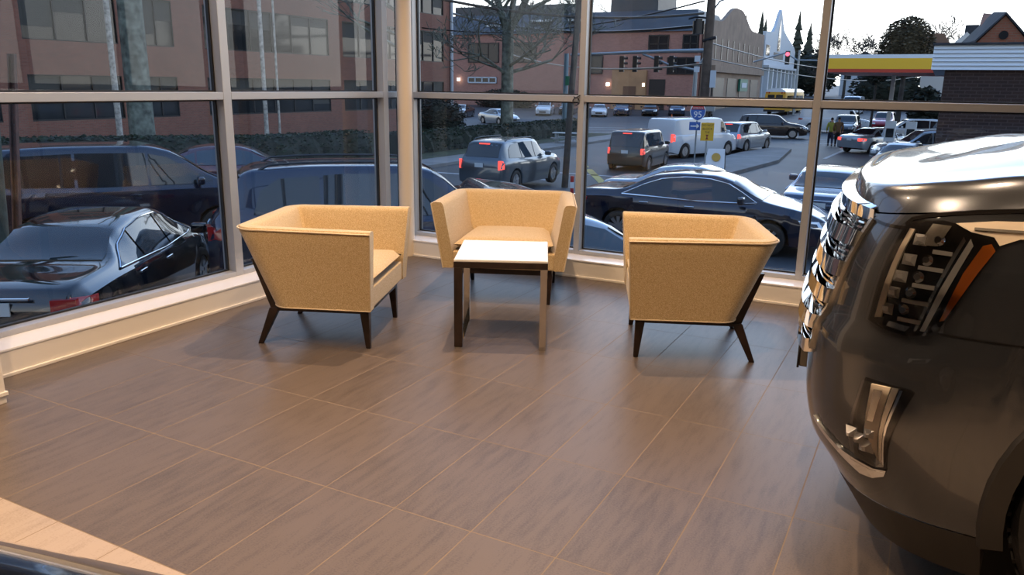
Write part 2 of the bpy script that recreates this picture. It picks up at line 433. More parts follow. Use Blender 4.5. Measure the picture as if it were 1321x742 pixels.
M_TOPW = mat('white laminate', (.86, .84, .80), .25)
M_CHROME = mat('chrome', (.72, .70, .67), .08, 1.)
t = empty('side_table', (1.772, -1.534, 0), R(25.4), 'square white-topped side table with dark and chrome legs between the armchairs', 'side table')
MB().box(-.252, .252, -.274, .274, .492, .505).build('tabletop', M_TOPW, t, bevel=.002)
MB().box(-.254, .254, -.276, .276, .458, .4915).build('apron', M_DARKWOOD, t, bevel=.002)
MB().box(-.253, -.207, -.275, -.237, .010, .458).build('leg', M_DARKWOOD, t, bevel=.002)['label'] = 'dark wood front leg'
for (x0, x1, y0, y1) in ((.214, .252, -.274, -.236), (.214, .252, .236, .274), (-.252, -.214, .236, .274)):
    MB().box(x0, x1, y0, y1, 0, .458).build('leg', M_CHROME, t, bevel=.002)['label'] = 'chrome leg'
for x0 in (-.250, .216): MB().box(x0, x0+.034, -.272 if x0 < 0 else -.236, .236, 0, .010 if x0 < 0 else .03).build('foot_rail', M_CHROME, t, bevel=.002)
# ================================================================== the grey SUV: plan outlines of its skin at several heights
SUV_LV = [
 (.18, [(.19, 0), (.20, .5), (.26, .75), (.34, .86), (.44, .91), (.54, .93)]),
 (.30, [(.10, 0), (.115, .47), (.18, .76), (.26, .88), (.37, .945), (.53, .97)]),
 (.36, [(.06, 0), (.075, .45), (.14, .76), (.22, .885), (.34, .955), (.52, .985)]),
 (.46, [(.01, 0), (.02, .45), (.078, .78), (.16, .89), (.29, .958), (.52, .99)]),
 (.60, [(-.01, 0), (.005, .45), (.055, .80), (.125, .905), (.26, .965), (.52, .995)]),
 (.78, [(-.005, 0), (.010, .45), (.058, .805), (.127, .902), (.258, .962), (.52, .987)]),
 (.82, [(.006, 0), (.022, .45), (.076, .792), (.146, .888), (.272, .951), (.52, .982)]),
 (.95, [(.03, 0), (.045, .45), (.10, .79), (.165, .885), (.29, .945), (.52, .972)]),
 (1.07, [(.055, 0), (.07, .45), (.13, .775), (.20, .865), (.32, .925), (.52, .955)]),
 (1.15, [(.085, 0), (.10, .45), (.165, .75), (.245, .845), (.36, .905), (.52, .935)])]
SUV_SIDE = [(.98, .017), (2.0, .017), (3.6, .017), (4.75, -.02), (5.12, -.12)]
def suv_skin(s, z):
    """s runs along the half outline (0 nose centre, 5 ahead of the wheel, 10 tail); y is positive"""
    def cr(pts, s):
        k = int(min(len(pts)-2, max(0, math.floor(s)))); t = s-k
        g = lambda i: pts[max(0, min(len(pts)-1, i))]
        p0 = (pts[1][0], -pts[1][1]) if k == 0 else g(k-1)
        p1, p2, p3 = g(k), g(k+1), g(k+2)
        def T(a, b): return max(1e-4, math.hypot(a[0]-b[0], a[1]-b[1])**.5)
        d0, d1, d2 = T(p0, p1), T(p1, p2), T(p2, p3)
        o = []
        for j in (0, 1):
            m1 = (p2[j]-p1[j])+d1*((p1[j]-p0[j])/d0-(p2[j]-p0[j])/(d0+d1))
            m2 = (p2[j]-p1[j])+d1*((p3[j]-p2[j])/d2-(p3[j]-p1[j])/(d1+d2))
            o.append((2*t**3-3*t*t+1)*p1[j]+(t**3-2*t*t+t)*m1+(-2*t**3+3*t*t)*p2[j]+(t**3-t*t)*m2)
        return o
    zs = [lv[0] for lv in SUV_LV]
    if s not in suv_skin.c:
        cs = []
        for zz, pts in SUV_LV:
            full = list(pts)+[(x, pts[-1][1]+d) for x, d in SUV_SIDE]
            cs.append(cr(full, s))
        suv_skin.c[s] = cs
    cs = suv_skin.c[s]
    return (interp([(a, c[0]) for a, c in zip(zs, cs)], z), interp([(a, c[1]) for a, c in zip(zs, cs)], z), z)
suv_skin.c = {}
M_PAINT = mat('grey metallic paint', (.066, .071, .082), .24, .75, coat=1., noise=(900, .12))
M_BLACKP = mat('black textured plastic', (.016, .014, .013), .55)
M_BLACKG = mat('gloss black plastic', (.010, .009, .009), .08)
M_CHROME2 = mat('bright chrome', (.82, .82, .82), .05, 1.)
M_SATIN = mat('satin silver', (.60, .56, .50), .25, .9)
M_AMBER = mat('amber lens', (.55, .13, .01), .12, coat=1.)
M_LEDBAR = mat('pearl light guide', (.78, .66, .52), .2)
M_TYRE = mat('tyre rubber', (.014, .013, .013), .75, bump=(60, .4))
M_RIM = mat('alloy rim', (.45, .45, .46), .22, .9)
M_CARGLASS = mat('dark car glass', (.012, .016, .02), .03, spec=.8)
M_WELL = mat('dark wheel housing', (.008, .008, .008), .9)
M_PLATEBK = mat('dark number plate holder', (.10, .085, .07), .35)
def lens_mat():
    m = bpy.data.materials.new('clear lamp lens'); m.use_nodes = True; n, l = m.node_tree.nodes, m.node_tree.links; n.clear()
    o = n.new('ShaderNodeOutputMaterial'); mx = n.new('ShaderNodeMixShader'); t = n.new('ShaderNodeBsdfTransparent'); g = n.new('ShaderNodeBsdfGlossy')
    t.inputs['Color'].default_value = (.95, .95, .95, 1); g.inputs['Roughness'].default_value = .02
    f = n.new('ShaderNodeFresnel'); f.inputs['IOR'].default_value = 1.5
    l.new(f.outputs[0], mx.inputs[0]); l.new(t.outputs[0], mx.inputs[1]); l.new(g.outputs[0], mx.inputs[2]); l.new(mx.outputs[0], o.inputs[0])
    return m
M_LENS = lens_mat()
M_LAMPS = mat('silvered lamp plastic', (.70, .68, .66), .22, .35)

suv = empty('suv', (3.58, -2.33, 0), 0, 'dark grey metallic full-size SUV, its chrome-grilled nose pointing at the glass wall', 'car')
WX, WZ, WR = .98, .41, .475          # front wheel arch
WX2 = 3.93
def suv_P(side):
    def f(s, z):
        x, y, z = suv_skin(round(s, 4), z); return Vector((x, -side*y, z))
    return f
def suv_N(side):
    p = suv_P(side); e = .02
    def f(s, z):
        a = p(s, z); du = p(s+e, z)-p(max(0, s-e), z); dv = p(s, min(1.15, z+.01))-p(s, max(.18, z-.01))
        n = du.cross(dv).normalized()
        if n.dot(Vector((a.x-2.0, a.y*2, 0))) < 0: n = -n
        return a, n
    return f
def suv_arch(x):
    z = 0
    for wx in (WX, WX2):
        d = abs(x-wx)
        if d < WR: z = max(z, WZ+math.sqrt(WR*WR-d*d))
    return z
S_COLS = [k*.125 for k in range(0, 25)]+[3.0+k*.08 for k in range(1, 26)]+[5.0+k*.05 for k in range(1, 45)]+[7.2+k*.05 for k in range(1, 40)]+[9.2+k*.08 for k in range(1, 11)]
S_COLS = [s for s in S_COLS if s <= 10.0]
def ztop(x): return interp([(.0, 1.10), (.12, 1.10), (.3, 1.125), (.5, 1.15), (5.2, 1.15)], x)
for side in (1, -1):
    P = suv_P(side)
    rows = []; low = []
    for s in S_COLS:
        x = P(s, .5).x; za = suv_arch(x); z0 = max(.335, za)
        rows.append([P(s, lerp(z0, ztop(P(s, 1.1).x), v/22)) for v in range(23)])
        z1 = max(.335, za) if za else .331
        if za < .20+.01: low.append([P(s, lerp(.20, .331, v/5)) for v in range(6)])
        else: low.append([P(s, max(.331, za))]*6)
    b = MB().grid(rows).build('body_side', M_PAINT, suv, smooth=40)
    MB().grid(low).build('lower_valance', M_BLACKP, b, smooth=40)
    # wheel arch lips
    for wx in (WX, WX2):
        lip = []
        for k in range(29):
            a = R(lerp(-12, 192, k/28)); ring = []
            for (r, d) in ((WR+.012, .0), (WR+.004, .014), (WR-.045, .012), (WR-.05, -.08), (WR-.03, -.12)):
                x = wx+r*math.cos(a); z = max(.19, WZ+r*math.sin(a))
                s = 5+(x-.52)/.46 if x < .98 else 6+(x-.98)/1.02 if x < 2 else 7+(x-2)/1.6 if x < 3.6 else 8+(x-3.6)/1.15
                yy = abs(P(min(9.9, s), z).y)
                ring.append((x, -side*(yy+d), z))
            lip.append(ring)
        MB().grid(lip).build('arch_lip', M_BLACKP, b, smooth=50)
# hood, from the shut line inwards
rows = []
HC = [0, .02, .04, .055, .066, .074, .085, .10, .13, .16, .2, .26, .32, .4, .5, .6, .7, .8, .9, 1]
def hf(r): return interp([(0, 0), (.02, .28), (.045, .50), (.06, .58), (.072, .62), (.10, .635), (.15, .64), (.19, .66), (.26, .74), (.36, .88), (.55, .95), (1, 1)], r)
hs = [s for s in S_COLS if s <= 7.0]
hrows = {}
for side in (1, -1):
    P = suv_P(side); rr = []
    for s in hs:
        e = P(s, ztop(P(s, 1.1).x))
        e = Vector((e.x, e.y, e.z+.004))
        xs = e.x+.22*math.exp(-(e.x-.07)/.5)
        hh = interp([(0, .095), (.25, .105), (.6, .12), (2, .16)], xs)
        row = []
        for r in HC:
            row.append(Vector((lerp(e.x, xs, r), e.y*(1-r), e.z+hh*hf(r))))
        rr.append(row)
    hrows[side] = rr
mb = MB().grid(hrows[1]); mb.grid(hrows[-1])
hood = mb.build('hood', M_PAINT, suv, smooth=32)
# cabin behind the hood: windscreen, side glass, roof
def section(x0, w0, z0, x1, w1, z1): return [(x0, -w0, z0), (x1, -w1, z1), (x1, w1, z1), (x0, w0, z0)]
mb = MB()
prof = [(1.75, .90, 1.17), (2.45, .74, 1.80), (2.75, .73, 1.87), (4.6, .71, 1.86), (5.0, .74, 1.72), (5.10, .86, 1.15)]
rows = [[(x, -w, z), (x, -w*.8, z+.02), (x, 0, z+.035), (x, w*.8, z+.02), (x, w, z)] for x, w, z in prof]
mb.grid(rows[1:5]); mb.build('roof', M_PAINT, suv, smooth=40)
MB().grid(rows[0:2]).build('windscreen', M_CARGLASS, suv, smooth=40)
MB().grid(rows[4:6]).build('rear_glass', M_CARGLASS, suv, smooth=40)
for side in (1, -1):
    q = [(1.75, -side*.93, 1.15), (2.45, -side*.745, 1.79), (4.6, -side*.72, 1.85), (5.0, -side*.745, 1.70), (5.08, -side*.90, 1.15)]
    MB().add(q, [(0, 1, 2, 3, 4)]).build('side_glass', M_CARGLASS, suv)
    MB().tube([(1.78, -side*.95, 1.16), (2.46, -side*.76, 1.80), (4.62, -side*.735, 1.87), (5.02, -side*.76, 1.70)], .03, 6).build('window_pillar', M_PAINT, suv, smooth=50)
    m_ = MB().box(2.0, 2.2, -.13, .13, 1.2, 1.42, M=Matrix.Translation((0, -side*1.13, 0))); m_.build('door_mirror', M_PAINT, suv, bevel=.04, seg=3)
MB().box(.5, 4.9, -.80, .80, .30, .50).build('underbody', M_WELL, suv)
def suv_wheel(x, side):
    y = -side*.82
    rows = []
    prof = [(.27, -.12), (.36, -.14), (.395, -.135), (.408, -.10), (.410, 0), (.408, .10), (.395, .135), (.36, .14), (.27, .12)]
    for k in range(49):
        a = 2*math.pi*k/48; rows.append([(x+r*math.cos(a), y-side*d, .41+r*math.sin(a)) for r, d in prof])
    w = MB().grid(rows).build('wheel', M_TYRE, suv, smooth=50)
    tr = MB()
    for k in range(60):
        a = 2*math.pi*k/60
        for q in (-1, 1):
            M = Matrix.Translation((x, y, .41)) @ Matrix.Rotation(a, 4, 'Y') @ Matrix.Translation((0, q*.05, .409)) @ Matrix.Rotation(q*.5, 4, 'Z')
            tr.box(-.009, .009, -.05, .05, -.003, .006, M)
    tr.build('tread', M_TYRE, w)
    rm = MB().cyl((x, y, .41), .285, -side*.06, -side*.09, 'y', 48)
    for k in range(7):
        M = Matrix.Translation((x, y-side*.12, .41)) @ Matrix.Rotation(2*math.pi*k/7, 4, 'Y')
        rm.box(-.03, .03, -.012, .012, .03, .27, M)
    rm.cyl((x, y, .41), .06, -side*.10, -side*.14, 'y', 20)
    rm.build('rim', M_RIM, w, smooth=40)
    MB().cyl((x, y, .41), .52, side*.02, side*.03, 'y', 40).build('wheel_liner', M_WELL, w)
for s_ in (1, -1):
    suv_wheel(WX, s_); suv_wheel(WX2, s_)
# ---- lamps and trim on both front corners
def strip(side, pts, w, off, m, name, parent, dw=.006):
    """thin bar on the skin along (s, z) points"""
    f = suv_N(side); pp = []; nn = []
    for i in range(len(pts)-1):
        n = max(2, int(abs(pts[i+1][0]-pts[i][0])/.1)+1)
        for k in range(n+(i == len(pts)-2)):
            t = k/n; a, q = f(lerp(pts[i][0], pts[i+1][0], t), lerp(pts[i][1], pts[i+1][1], t)); pp.append(a+q*off); nn.append(q)
    mb = MB().bar(pp, dw, w, lambda i: nn[i])
    return mb.build(name, m, parent, smooth=40)
HL = [(3.352, .841), (3.646, .827), (4.049, .822), (4.234, .832), (4.344, .856), (4.51, .963), (4.679, 1.067), (4.60, 1.088), (4.345, 1.094), (4.119, 1.108), (3.9, 1.112), (3.525, 1.106), (3.39, 1.098), (3.345, 1.086)]
for side in (1, -1):
    f = suv_N(side)
    base = patch(MB(), f, HL, (.10, .03), .003, .02).build('headlight', M_BLACKG, suv, smooth=30)
    patch(MB(), f, [(3.49, .853), (3.60, .857), (3.585, 1.082), (3.495, 1.082)], (.06, .04), .010, .008).build('light_guide', M_LEDBAR, base, smooth=30)
    # lamp shelves with lenses between them
    zs = [1.036, .995, .952, .911, .863]
    for k, z in enumerate(zs):
        a = [4.03, 3.93, 3.94, 3.86, 3.87][k]; b = [4.25, 4.22, 4.19, 4.18, 4.15][k]
        strip(side, [(a, z), (b, z)], .010, .008, M_LAMPS, 'lamp_shelf', base, .012)
    for k, z in enumerate([1.065, 1.015, .972, .93, .886]):
        a, n = f(4.02-.03*k, z)
        M = Matrix.Translation(a+n*.006) @ n.to_track_quat('Z', 'Y').to_matrix().to_4x4()
        m_ = MB(); m_.cyl((0, 0, 0), .015, -.004, .005, n=16, r2=.008); m_.v = [M @ Vector(v) for v in m_.v]
        m_.build('projector_lens', M_CHROME2, base, smooth=40)
        a, n = f(3.76-.03*k, z-.005); q = n.to_track_quat('Z', 'Y').to_matrix().to_4x4()
        m_ = MB().hexa([(-.016, -.014, 0), (.016, -.014, 0), (.016, .014, 0), (-.016, .014, 0)], [(-.006, -.004, .008), (.008, -.006, .008), (.006, .007, .008), (-.008, .005, .008)])
        m_.v = [Matrix.Translation(a+n*.004) @ q @ Vector(v) for v in m_.v]; m_.build('reflector', M_LAMPS, base)
    patch(MB(), f, [(3.76, 1.046), (4.05, 1.05), (4.08, 1.10), (3.80, 1.10)], (.06, .03), .008, .008).build('upper_reflector', M_SATIN, base, smooth=30)
    patch(MB(), f, [(4.168, .843), (4.213, .842), (4.30, .93), (4.428, 1.061), (4.375, 1.076), (4.25, .95)], (.06, .03), .011, .01).build('chrome_blade', M_LAMPS, base, smooth=30)
    patch(MB(), f, [(4.10, .84), (4.135, .84), (4.225, .95), (4.33, 1.07), (4.29, 1.08), (4.19, .95)], (.06, .03), .009, .008).build('chrome_blade', M_CHROME2, base, smooth=30)
    patch(MB(), f, [(3.72, .838), (4.02, .833), (4.06, .848), (3.75, .852)], (.06, .02), .009, .008).build('lower_reflector', M_CHROME2, base, smooth=30)
    patch(MB(), f, [(4.324, .874), (4.365, .878), (4.553, 1.001), (4.655, 1.055), (4.60, 1.07), (4.523, 1.064), (4.42, .996)], (.06, .03), .010, .008).build('side_marker', M_AMBER, base, smooth=30)
    patch(MB(), f, HL, (.10, .03), .016, .001).build('lens', M_LENS, base, smooth=30)
    HX = [(4.10, 1.108), (4.55, 1.122), (4.95, 1.128), (5.25, 1.118), (5.32, 1.108), (5.1, 1.092), (4.85, 1.087), (4.679, 1.068), (4.60, 1.086), (4.345, 1.092)]
    wb = patch(MB(), f, HX, (.10, .02), .006, .014).build('wing_blade', M_LEDBAR, base, smooth=30)
    strip(side, [(4.36, 1.100), (4.7, 1.102), (5.2, 1.106)], .006, .008, M_SATIN, 'blade_rib', base)
    # bright band of the wing between lamp top and hood shut line, and the shut lines
    strip(side, [(3.345, 1.09), (3.38, 1.106), (3.6, 1.118), (3.9, 1.128), (4.3, 1.14), (4.85, 1.152)], .010, .0, M_BLACKG, 'hood_gap', hood)
    strip(side, [(2.47, 1.088), (2.9, 1.082), (3.34, 1.082)], .008, -.001, M_BLACKG, 'hood_gap', hood)
    strip(side, [(4.66, 1.072), (4.75, 1.085), (4.95, 1.098), (5.6, 1.10)], .010, .0, M_BLACKG, 'wing_gap', hood)
    strip(side, [(4.346, .842), (4.682, .841), (5.10, .842)], .004, -.001, M_BLACKG, 'bumper_gap', hood)
    # fog lamp pocket
    FG = [(3.62, .694), (4.22, .690), (4.262, .684), (3.93, .456), (3.70, .452), (3.363, .462)]
    fb = patch(MB(), f, FG, (.10, .03), .003, .02).build('fog_lamp', M_BLACKG, suv, smooth=30)
    patch(MB(), f, [(3.745, .684), (4.03, .686), (3.84, .475), (3.70, .56)], (.08, .04), .009, .008).build('daylight_guide', M_LEDBAR, fb, smooth=30)
    patch(MB(), f, [(3.80, .672), (3.93, .674), (3.84, .585), (3.75, .585)], (.08, .04), .012, .004).build('daylight_recess', M_SATIN, fb, smooth=30)
    patch(MB(), f, [(4.04, .686), (4.11, .687), (3.90, .475), (3.86, .475)], (.08, .04), .010, .008).build('daylight_guide', M_SATIN, fb, smooth=30)
    patch(MB(), f, [(4.125, .686), (4.155, .687), (3.925, .472), (3.905, .472)], (.08, .04), .011, .008).build('chrome_edge', M_CHROME2, fb, smooth=30)
    for (s, z, r) in ((3.43, .535, .016), (3.56, .524, .016), (3.67, .508, .020), (3.77, .548, .016), (3.84, .470, .010)):
        a, n = f(s, z); q = n.to_track_quat('Z', 'Y').to_matrix().to_4x4()
        m_ = MB().hexa([(-r, -r, 0), (r, -r, 0), (r, r, 0), (-r, r, 0)], [(-r*.2, -r*.5, .016), (r*.3, -r*.4, .016), (r*.2, r*.2, .016), (-r*.3, r*.1, .016)])
        m_.v = [Matrix.Translation(a+n*.004) @ q @ Vector(v) for v in m_.v]; m_.build('led_cube', M_LAMPS, fb)
    patch(MB(), f, FG, (.10, .03), .022, .001).build('lens', M_LENS, fb, smooth=30)
    # chrome lip under the fog lamp
    patch(MB(), f, [(2.30, .522), (2.7, .492), (3.05, .466), (3.363, .456), (3.70, .448), (3.93, .454), (3.86, .436), (3.60, .418), (3.342, .416), (2.99, .449), (2.66, .478), (2.30, .507)], (.10, .02), .008, .012).build('chrome_lip', M_CHROME2, suv, smooth=30)
    # near edge of the grille opening
    strip(side, [(2.488, 1.088), (2.33, .986), (2.13, .88), (1.983, .778), (1.90, .70)], .011, .004, M_SATIN, 'grille_surround', suv, .012)
# grille: black backing, broad and narrow chrome bars bowed over the nose
f1, f2 = suv_N(1), suv_N(-1)
gr = MB()
patch(gr, f1, [(0, .62), (1.88, .69), (2.13, .88), (2.46, 1.085), (0, 1.09)], (.2, .06), .002, .01)
patch(gr, f2, [(0, .62), (1.88, .69), (2.13, .88), (2.46, 1.085), (0, 1.09)], (.2, .06), .002, .01)
grille = gr.build('grille', M_BLACKG, suv, smooth=30)
def gedge(z): return interp([(.62, 1.8), (.70, 1.88), (.778, 1.96), (.88, 2.11), (.986, 2.31), (1.09, 2.46)], z)
def gbar(z, w, off, dw, m=M_CHROME2, name='grille_bar', end=0.):
    pp = []; nn = []; N = 22
    se = gedge(z)-end
    for k in range(-N, N+1):
        s = se*abs(k)/N; a, n = (f1 if k <= 0 else f2)(s, z)
        taper = 1-(abs(k)/N)**5*.85
        pp.append(a+n*off*taper); nn.append(n)
    MB().bar(pp, dw, w, lambda i: nn[i]).build(name, m, grille, smooth=30)
for (z, w, off, dw) in ((1.030, .044, .026, .035), (.945, .044, .030, .035), (.862, .042, .032, .035), (.782, .040, .030, .035), (.705, .040, .026, .035)): gbar(z, w, off, dw)
for z in (1.072, 1.060, .995, .980, .911, .897, .828, .815, .748, .736): gbar(z, .005, .020, .02, end=.04)
# header plate above the grille, behind it the hood front edge
rows = []
for k in range(-16, 17):
    s = 2.42*abs(k)/16; a, n = (f1 if k <= 0 else f2)(s, 1.098)
    rows.append([a+n*(.035-.03*(abs(k)/16)**4)+Vector((0, 0, dz)) for dz in (-.02, .012)]+[a-n*.03+Vector((0, 0, .045))])
MB().grid(rows).build('grille_header', M_CHROME2, suv, smooth=40)
# number plate holder under the grille
pl = MB().box(-.055, -.015, -.165, .165, .43, .59); pl.build('plate_holder', M_PLATEBK, suv, bevel=.006)
MB().box(-.062, -.054, -.168, .168, .425, .595).build('plate_frame', M_BLACKG, suv, bevel=.002)
# ================================================================== generic cars
def paint(name, col, rough=.22, metal=.4): return mat(name, col, rough, metal, coat=1.)
M_TAIL = mat('red tail lamp', (.35, .01, .012), .15, coat=1.)
M_TAILON = mat('lit red tail lamp', (.6, .02, .02), .2, emit=(1, .10, .08), emit_s=1.5)
M_HEADL = mat('headlamp glass', (.75, .78, .8), .08, .6)
M_PLATE = mat('number plate', (.55, .62, .66), .5)
M_CARBLK = mat('black car trim', (.015, .015, .017), .4)
M_CHROMEC = mat('car chrome trim', (.8, .82, .85), .1, 1.)
M_RIM2 = mat('silver wheel', (.4, .41, .43), .3, .8)
SEDAN = dict(L=4.9, W=1.84, top=[(0, .80), (.02, 1.00), (.06, 1.045), (.17, 1.07), (.21, 1.10), (.345, 1.40), (.46, 1.455), (.56, 1.45), (.63, 1.38), (.765, 1.04), (.80, .995), (.92, .87), (.985, .72), (1, .62)],
    belt=[(0, .78), (.05, .93), (.2, .965), (.5, .93), (.76, .91), (.9, .80), (1, .60)], wr=.60,
    win=[(.215, .99), (.30, 1.19), (.37, 1.315), (.46, 1.365), (.56, 1.36), (.63, 1.29), (.745, .985), (.70, .965), (.50, .965)], pil=[.36, .545], ws=(.645, .765), rw=(.205, .325), wheels=(.205, .80), wrad=.33)
SUVT = dict(L=4.75, W=1.84, top=[(0, .85), (.012, 1.05), (.03, 1.15), (.085, 1.62), (.12, 1.68), (.3, 1.72), (.5, 1.71), (.58, 1.66), (.725, 1.18), (.76, 1.13), (.90, 1.03), (.975, .86), (1, .72)],
    belt=[(0, .83), (.03, 1.02), (.2, 1.06), (.5, 1.03), (.75, 1.02), (.9, .93), (1, .70)], wr=.66,
    win=[(.115, 1.14), (.135, 1.42), (.18, 1.56), (.35, 1.61), (.50, 1.60), (.575, 1.53), (.705, 1.12), (.66, 1.075), (.4, 1.075)], pil=[.29, .50], ws=(.59, .725), rw=(.032, .085), wheels=(.195, .81), wrad=.355)
VANT = dict(SUVT, L=5.1, W=1.96, top=[(0, .85), (.012, 1.1), (.02, 1.2), (.05, 1.66), (.09, 1.73), (.3, 1.77), (.55, 1.76), (.64, 1.68), (.82, 1.15), (.86, 1.08), (.94, .96), (.985, .8), (1, .68)],
    belt=[(0, .83), (.03, 1.05), (.2, 1.08), (.5, 1.04), (.8, 1.03), (.92, .90), (1, .66)], wr=.74,
    win=[(.07, 1.16), (.085, 1.5), (.12, 1.62), (.35, 1.65), (.56, 1.63), (.635, 1.55), (.79, 1.12), (.74, 1.085), (.4, 1.10)], pil=[.335, .57], ws=(.655, .82), rw=(.02, .055), wheels=(.20, .80), wrad=.34)
BOXY = dict(SUVT, L=4.3, W=1.82, top=[(0, .8), (.012, 1.0), (.02, 1.1), (.07, 1.70), (.10, 1.76), (.3, 1.79), (.6, 1.78), (.665, 1.72), (.79, 1.20), (.82, 1.15), (.94, 1.06), (.98, .92), (1, .75)],
    belt=[(0, .78), (.03, 1.0), (.2, 1.04), (.5, 1.03), (.8, 1.04), (.93, .98), (1, .72)], wr=.76,
    win=[(.09, 1.12), (.10, 1.52), (.14, 1.65), (.35, 1.68), (.60, 1.66), (.655, 1.60), (.77, 1.13), (.72, 1.085), (.4, 1.085)], pil=[.31, .49], ws=(.68, .79), rw=(.02, .07), wheels=(.175, .79), wrad=.335)
CARGO = dict(SUVT, L=5.7, W=2.0, top=[(0, .7), (.008, 1.0), (.012, 1.3), (.03, 1.98), (.05, 2.04), (.3, 2.08), (.68, 2.06), (.73, 1.98), (.83, 1.30), (.86, 1.22), (.96, 1.10), (.99, .9), (1, .75)],
    belt=[(0, .68), (.02, 1.2), (.2, 1.22), (.5, 1.22), (.83, 1.18), (.95, 1.0), (1, .7)], wr=.82,
    win=[(.70, 1.30), (.70, 1.85), (.735, 1.85), (.80, 1.32)], pil=[], ws=(.74, .83), rw=None, wheels=(.17, .83), wrad=.37)
def car(name, spec, loc, yaw, m_paint, label, res=60, group=None, tail=M_TAIL, chrome=True, H=None, L=None, roof_rack=False, rim_blades=0, win_mat=None, detail=True, cat='car', hood_add=0, tall=None, rear_mat=None, lamp_front=True):
    S = dict(spec); L = L or S['L']; W = S['W']; hz = (H/max(z for _, z in S['top'])) if H else 1.
    root = empty(name, loc, R(yaw), label, cat, group)
    win_mat = win_mat or M_CARGLASS
    def top(x): return interp(S['top'], x/L)*hz+(hood_add*sstep(.70, .76, x/L) if hood_add else 0)
    def belt(x): return min(interp(S['belt'], x/L)*hz+(hood_add*.8*sstep(.70, .76, x/L) if hood_add else 0), top(x)-.015)
    def hw(x):
        u = x/L
        return W/2*interp([(0, .86), (.012, .91), (.05, .955), (.15, .985), (.3, 1), (.7, 1), (.85, .98), (.93, .94), (.975, .87), (1, .80)], u)
    wr_ = S['wrad']; wx = [u*L for u in S['wheels']]
    def sill(x):
        z = interp([(0, .34), (.06, .25), (.15, .20), (.85, .20), (.95, .24), (1, .30)], x/L)
        for c in wx:
            d = abs(x-c); ra = wr_+.055
            if d < ra: z = max(z, wr_+math.sqrt(ra*ra-d*d)*.98)
        return z
    def sec(x):
        w = hw(x); zb, zt, zs = belt(x), top(x), sill(x); g = sstep(.05, .40, zt-zb)
        wt = lerp(w*.86, S['wr']*W/1.84*1.0, g); zm = max(zs+.03, min(.60*hz, zb-.10))
        rz = lerp(.012, .075, g)
        p = [(w*.90, zs), (w*.97, zs+.02), (w*.995, lerp(zs+.02, zm, .5)), (w, zm), (w*.992, lerp(zm, zb, .6)), (w*.975, zb-.03 if zb-.03 > zm else lerp(zm, zb, .8)), (lerp(w*.93, w*.945, g), zb)]
        pu, pz = p[-1]
        for t in (.35, .7): p.append((lerp(pu, wt, t), lerp(pz, zt-rz, t)))
        p += [(wt, zt-rz), (wt*.95, zt-rz*.45), (wt*.82, zt-rz*.15), (wt*.5, zt-.004), (0, zt)]
        return p
    def warp(x, y):
        q = 1-min(1, abs(y)/(W/2))**2
        return x+.13*(q-.0)*math.exp(-(L-x)/.5)-.07*q*math.exp(-x/.4)
    xs = sorted(set([round(L*k/res, 4) for k in range(res+1)]+[round(L*u, 4) for u in (.006, .012, .022, .99, .978)]))
    rows = []
    for x in xs:
        p = sec(x)
        full = [(warp(x, y), -y, z) for y, z in p]+[(warp(x, y), y, z) for y, z in reversed(p[:-1])]
        rows.append(full)
    mb = MB().grid(rows); n = len(rows[0]); mb.f += [tuple(range(n)), tuple(range((len(rows)-1)*n, len(rows)*n))]; mb.fm += [0, 0]
    body = mb.build('body', m_paint, root, smooth=38)
    def side_pt(x, z, sd):
        p = sec(x); y = p[3][0]
        for i in range(2, len(p)-1):
            if p[i][1] <= z <= p[i+1][1] and p[i+1][1] > p[i][1]:
                y = lerp(p[i][0], p[i+1][0], (z-p[i][1])/(p[i+1][1]-p[i][1])); break
        return Vector((warp(x, y), sd*y, z))
    def side_fn(sd):
        def f(x, z):
            a = side_pt(x, z, sd); u = side_pt(x+.03, z, sd)-a; v = side_pt(x, z+.02, sd)-side_pt(x, z-.02, sd)
            nn = u.cross(v).normalized()
            if nn.y*sd < 0: nn = -nn
            return a, nn
        return f
    def top_fn(x, q):
        def pt(x, q):
            p = sec(x)[9:]; y = abs(q)*p[0][0]; z = p[-1][1]
            for i in range(len(p)-1):
                if p[i+1][0] <= y <= p[i][0]: z = lerp(p[i+1][1], p[i][1], (y-p[i+1][0])/max(1e-6, p[i][0]-p[i+1][0]))
            return Vector((warp(x, y), math.copysign(y, q), z))
        a = pt(x, q); u = pt(x+.02, q)-pt(x-.02, q); v = pt(x, min(1, q+.05))-pt(x, max(-1, q-.05))
        nn = u.cross(v).normalized()
        return a, (nn if nn.z > 0 else -nn)
    st = (.16, .10) if res >= 50 else (.35, .18)
    # side windows cut at the pillars
    W_ = [(u*L, z*hz) for u, z in S['win']]
    cuts = [-1]+[u*L for u in S['pil']]+[99]
    def clip(poly, a, b):
        for (lim, keep) in ((a, 1), (b, -1)):
            out = []
            for i, p in enumerate(poly):
                q = poly[(i+1) % len(poly)]; ip, iq = (p[0]-lim)*keep >= 0, (q[0]-lim)*keep >= 0
                if ip: out.append(p)
                if ip != iq: t = (lim-p[0])/(q[0]-p[0]); out.append((lim, lerp(p[1], q[1], t)))
            poly = out
            if len(poly) < 3: return None
        return poly
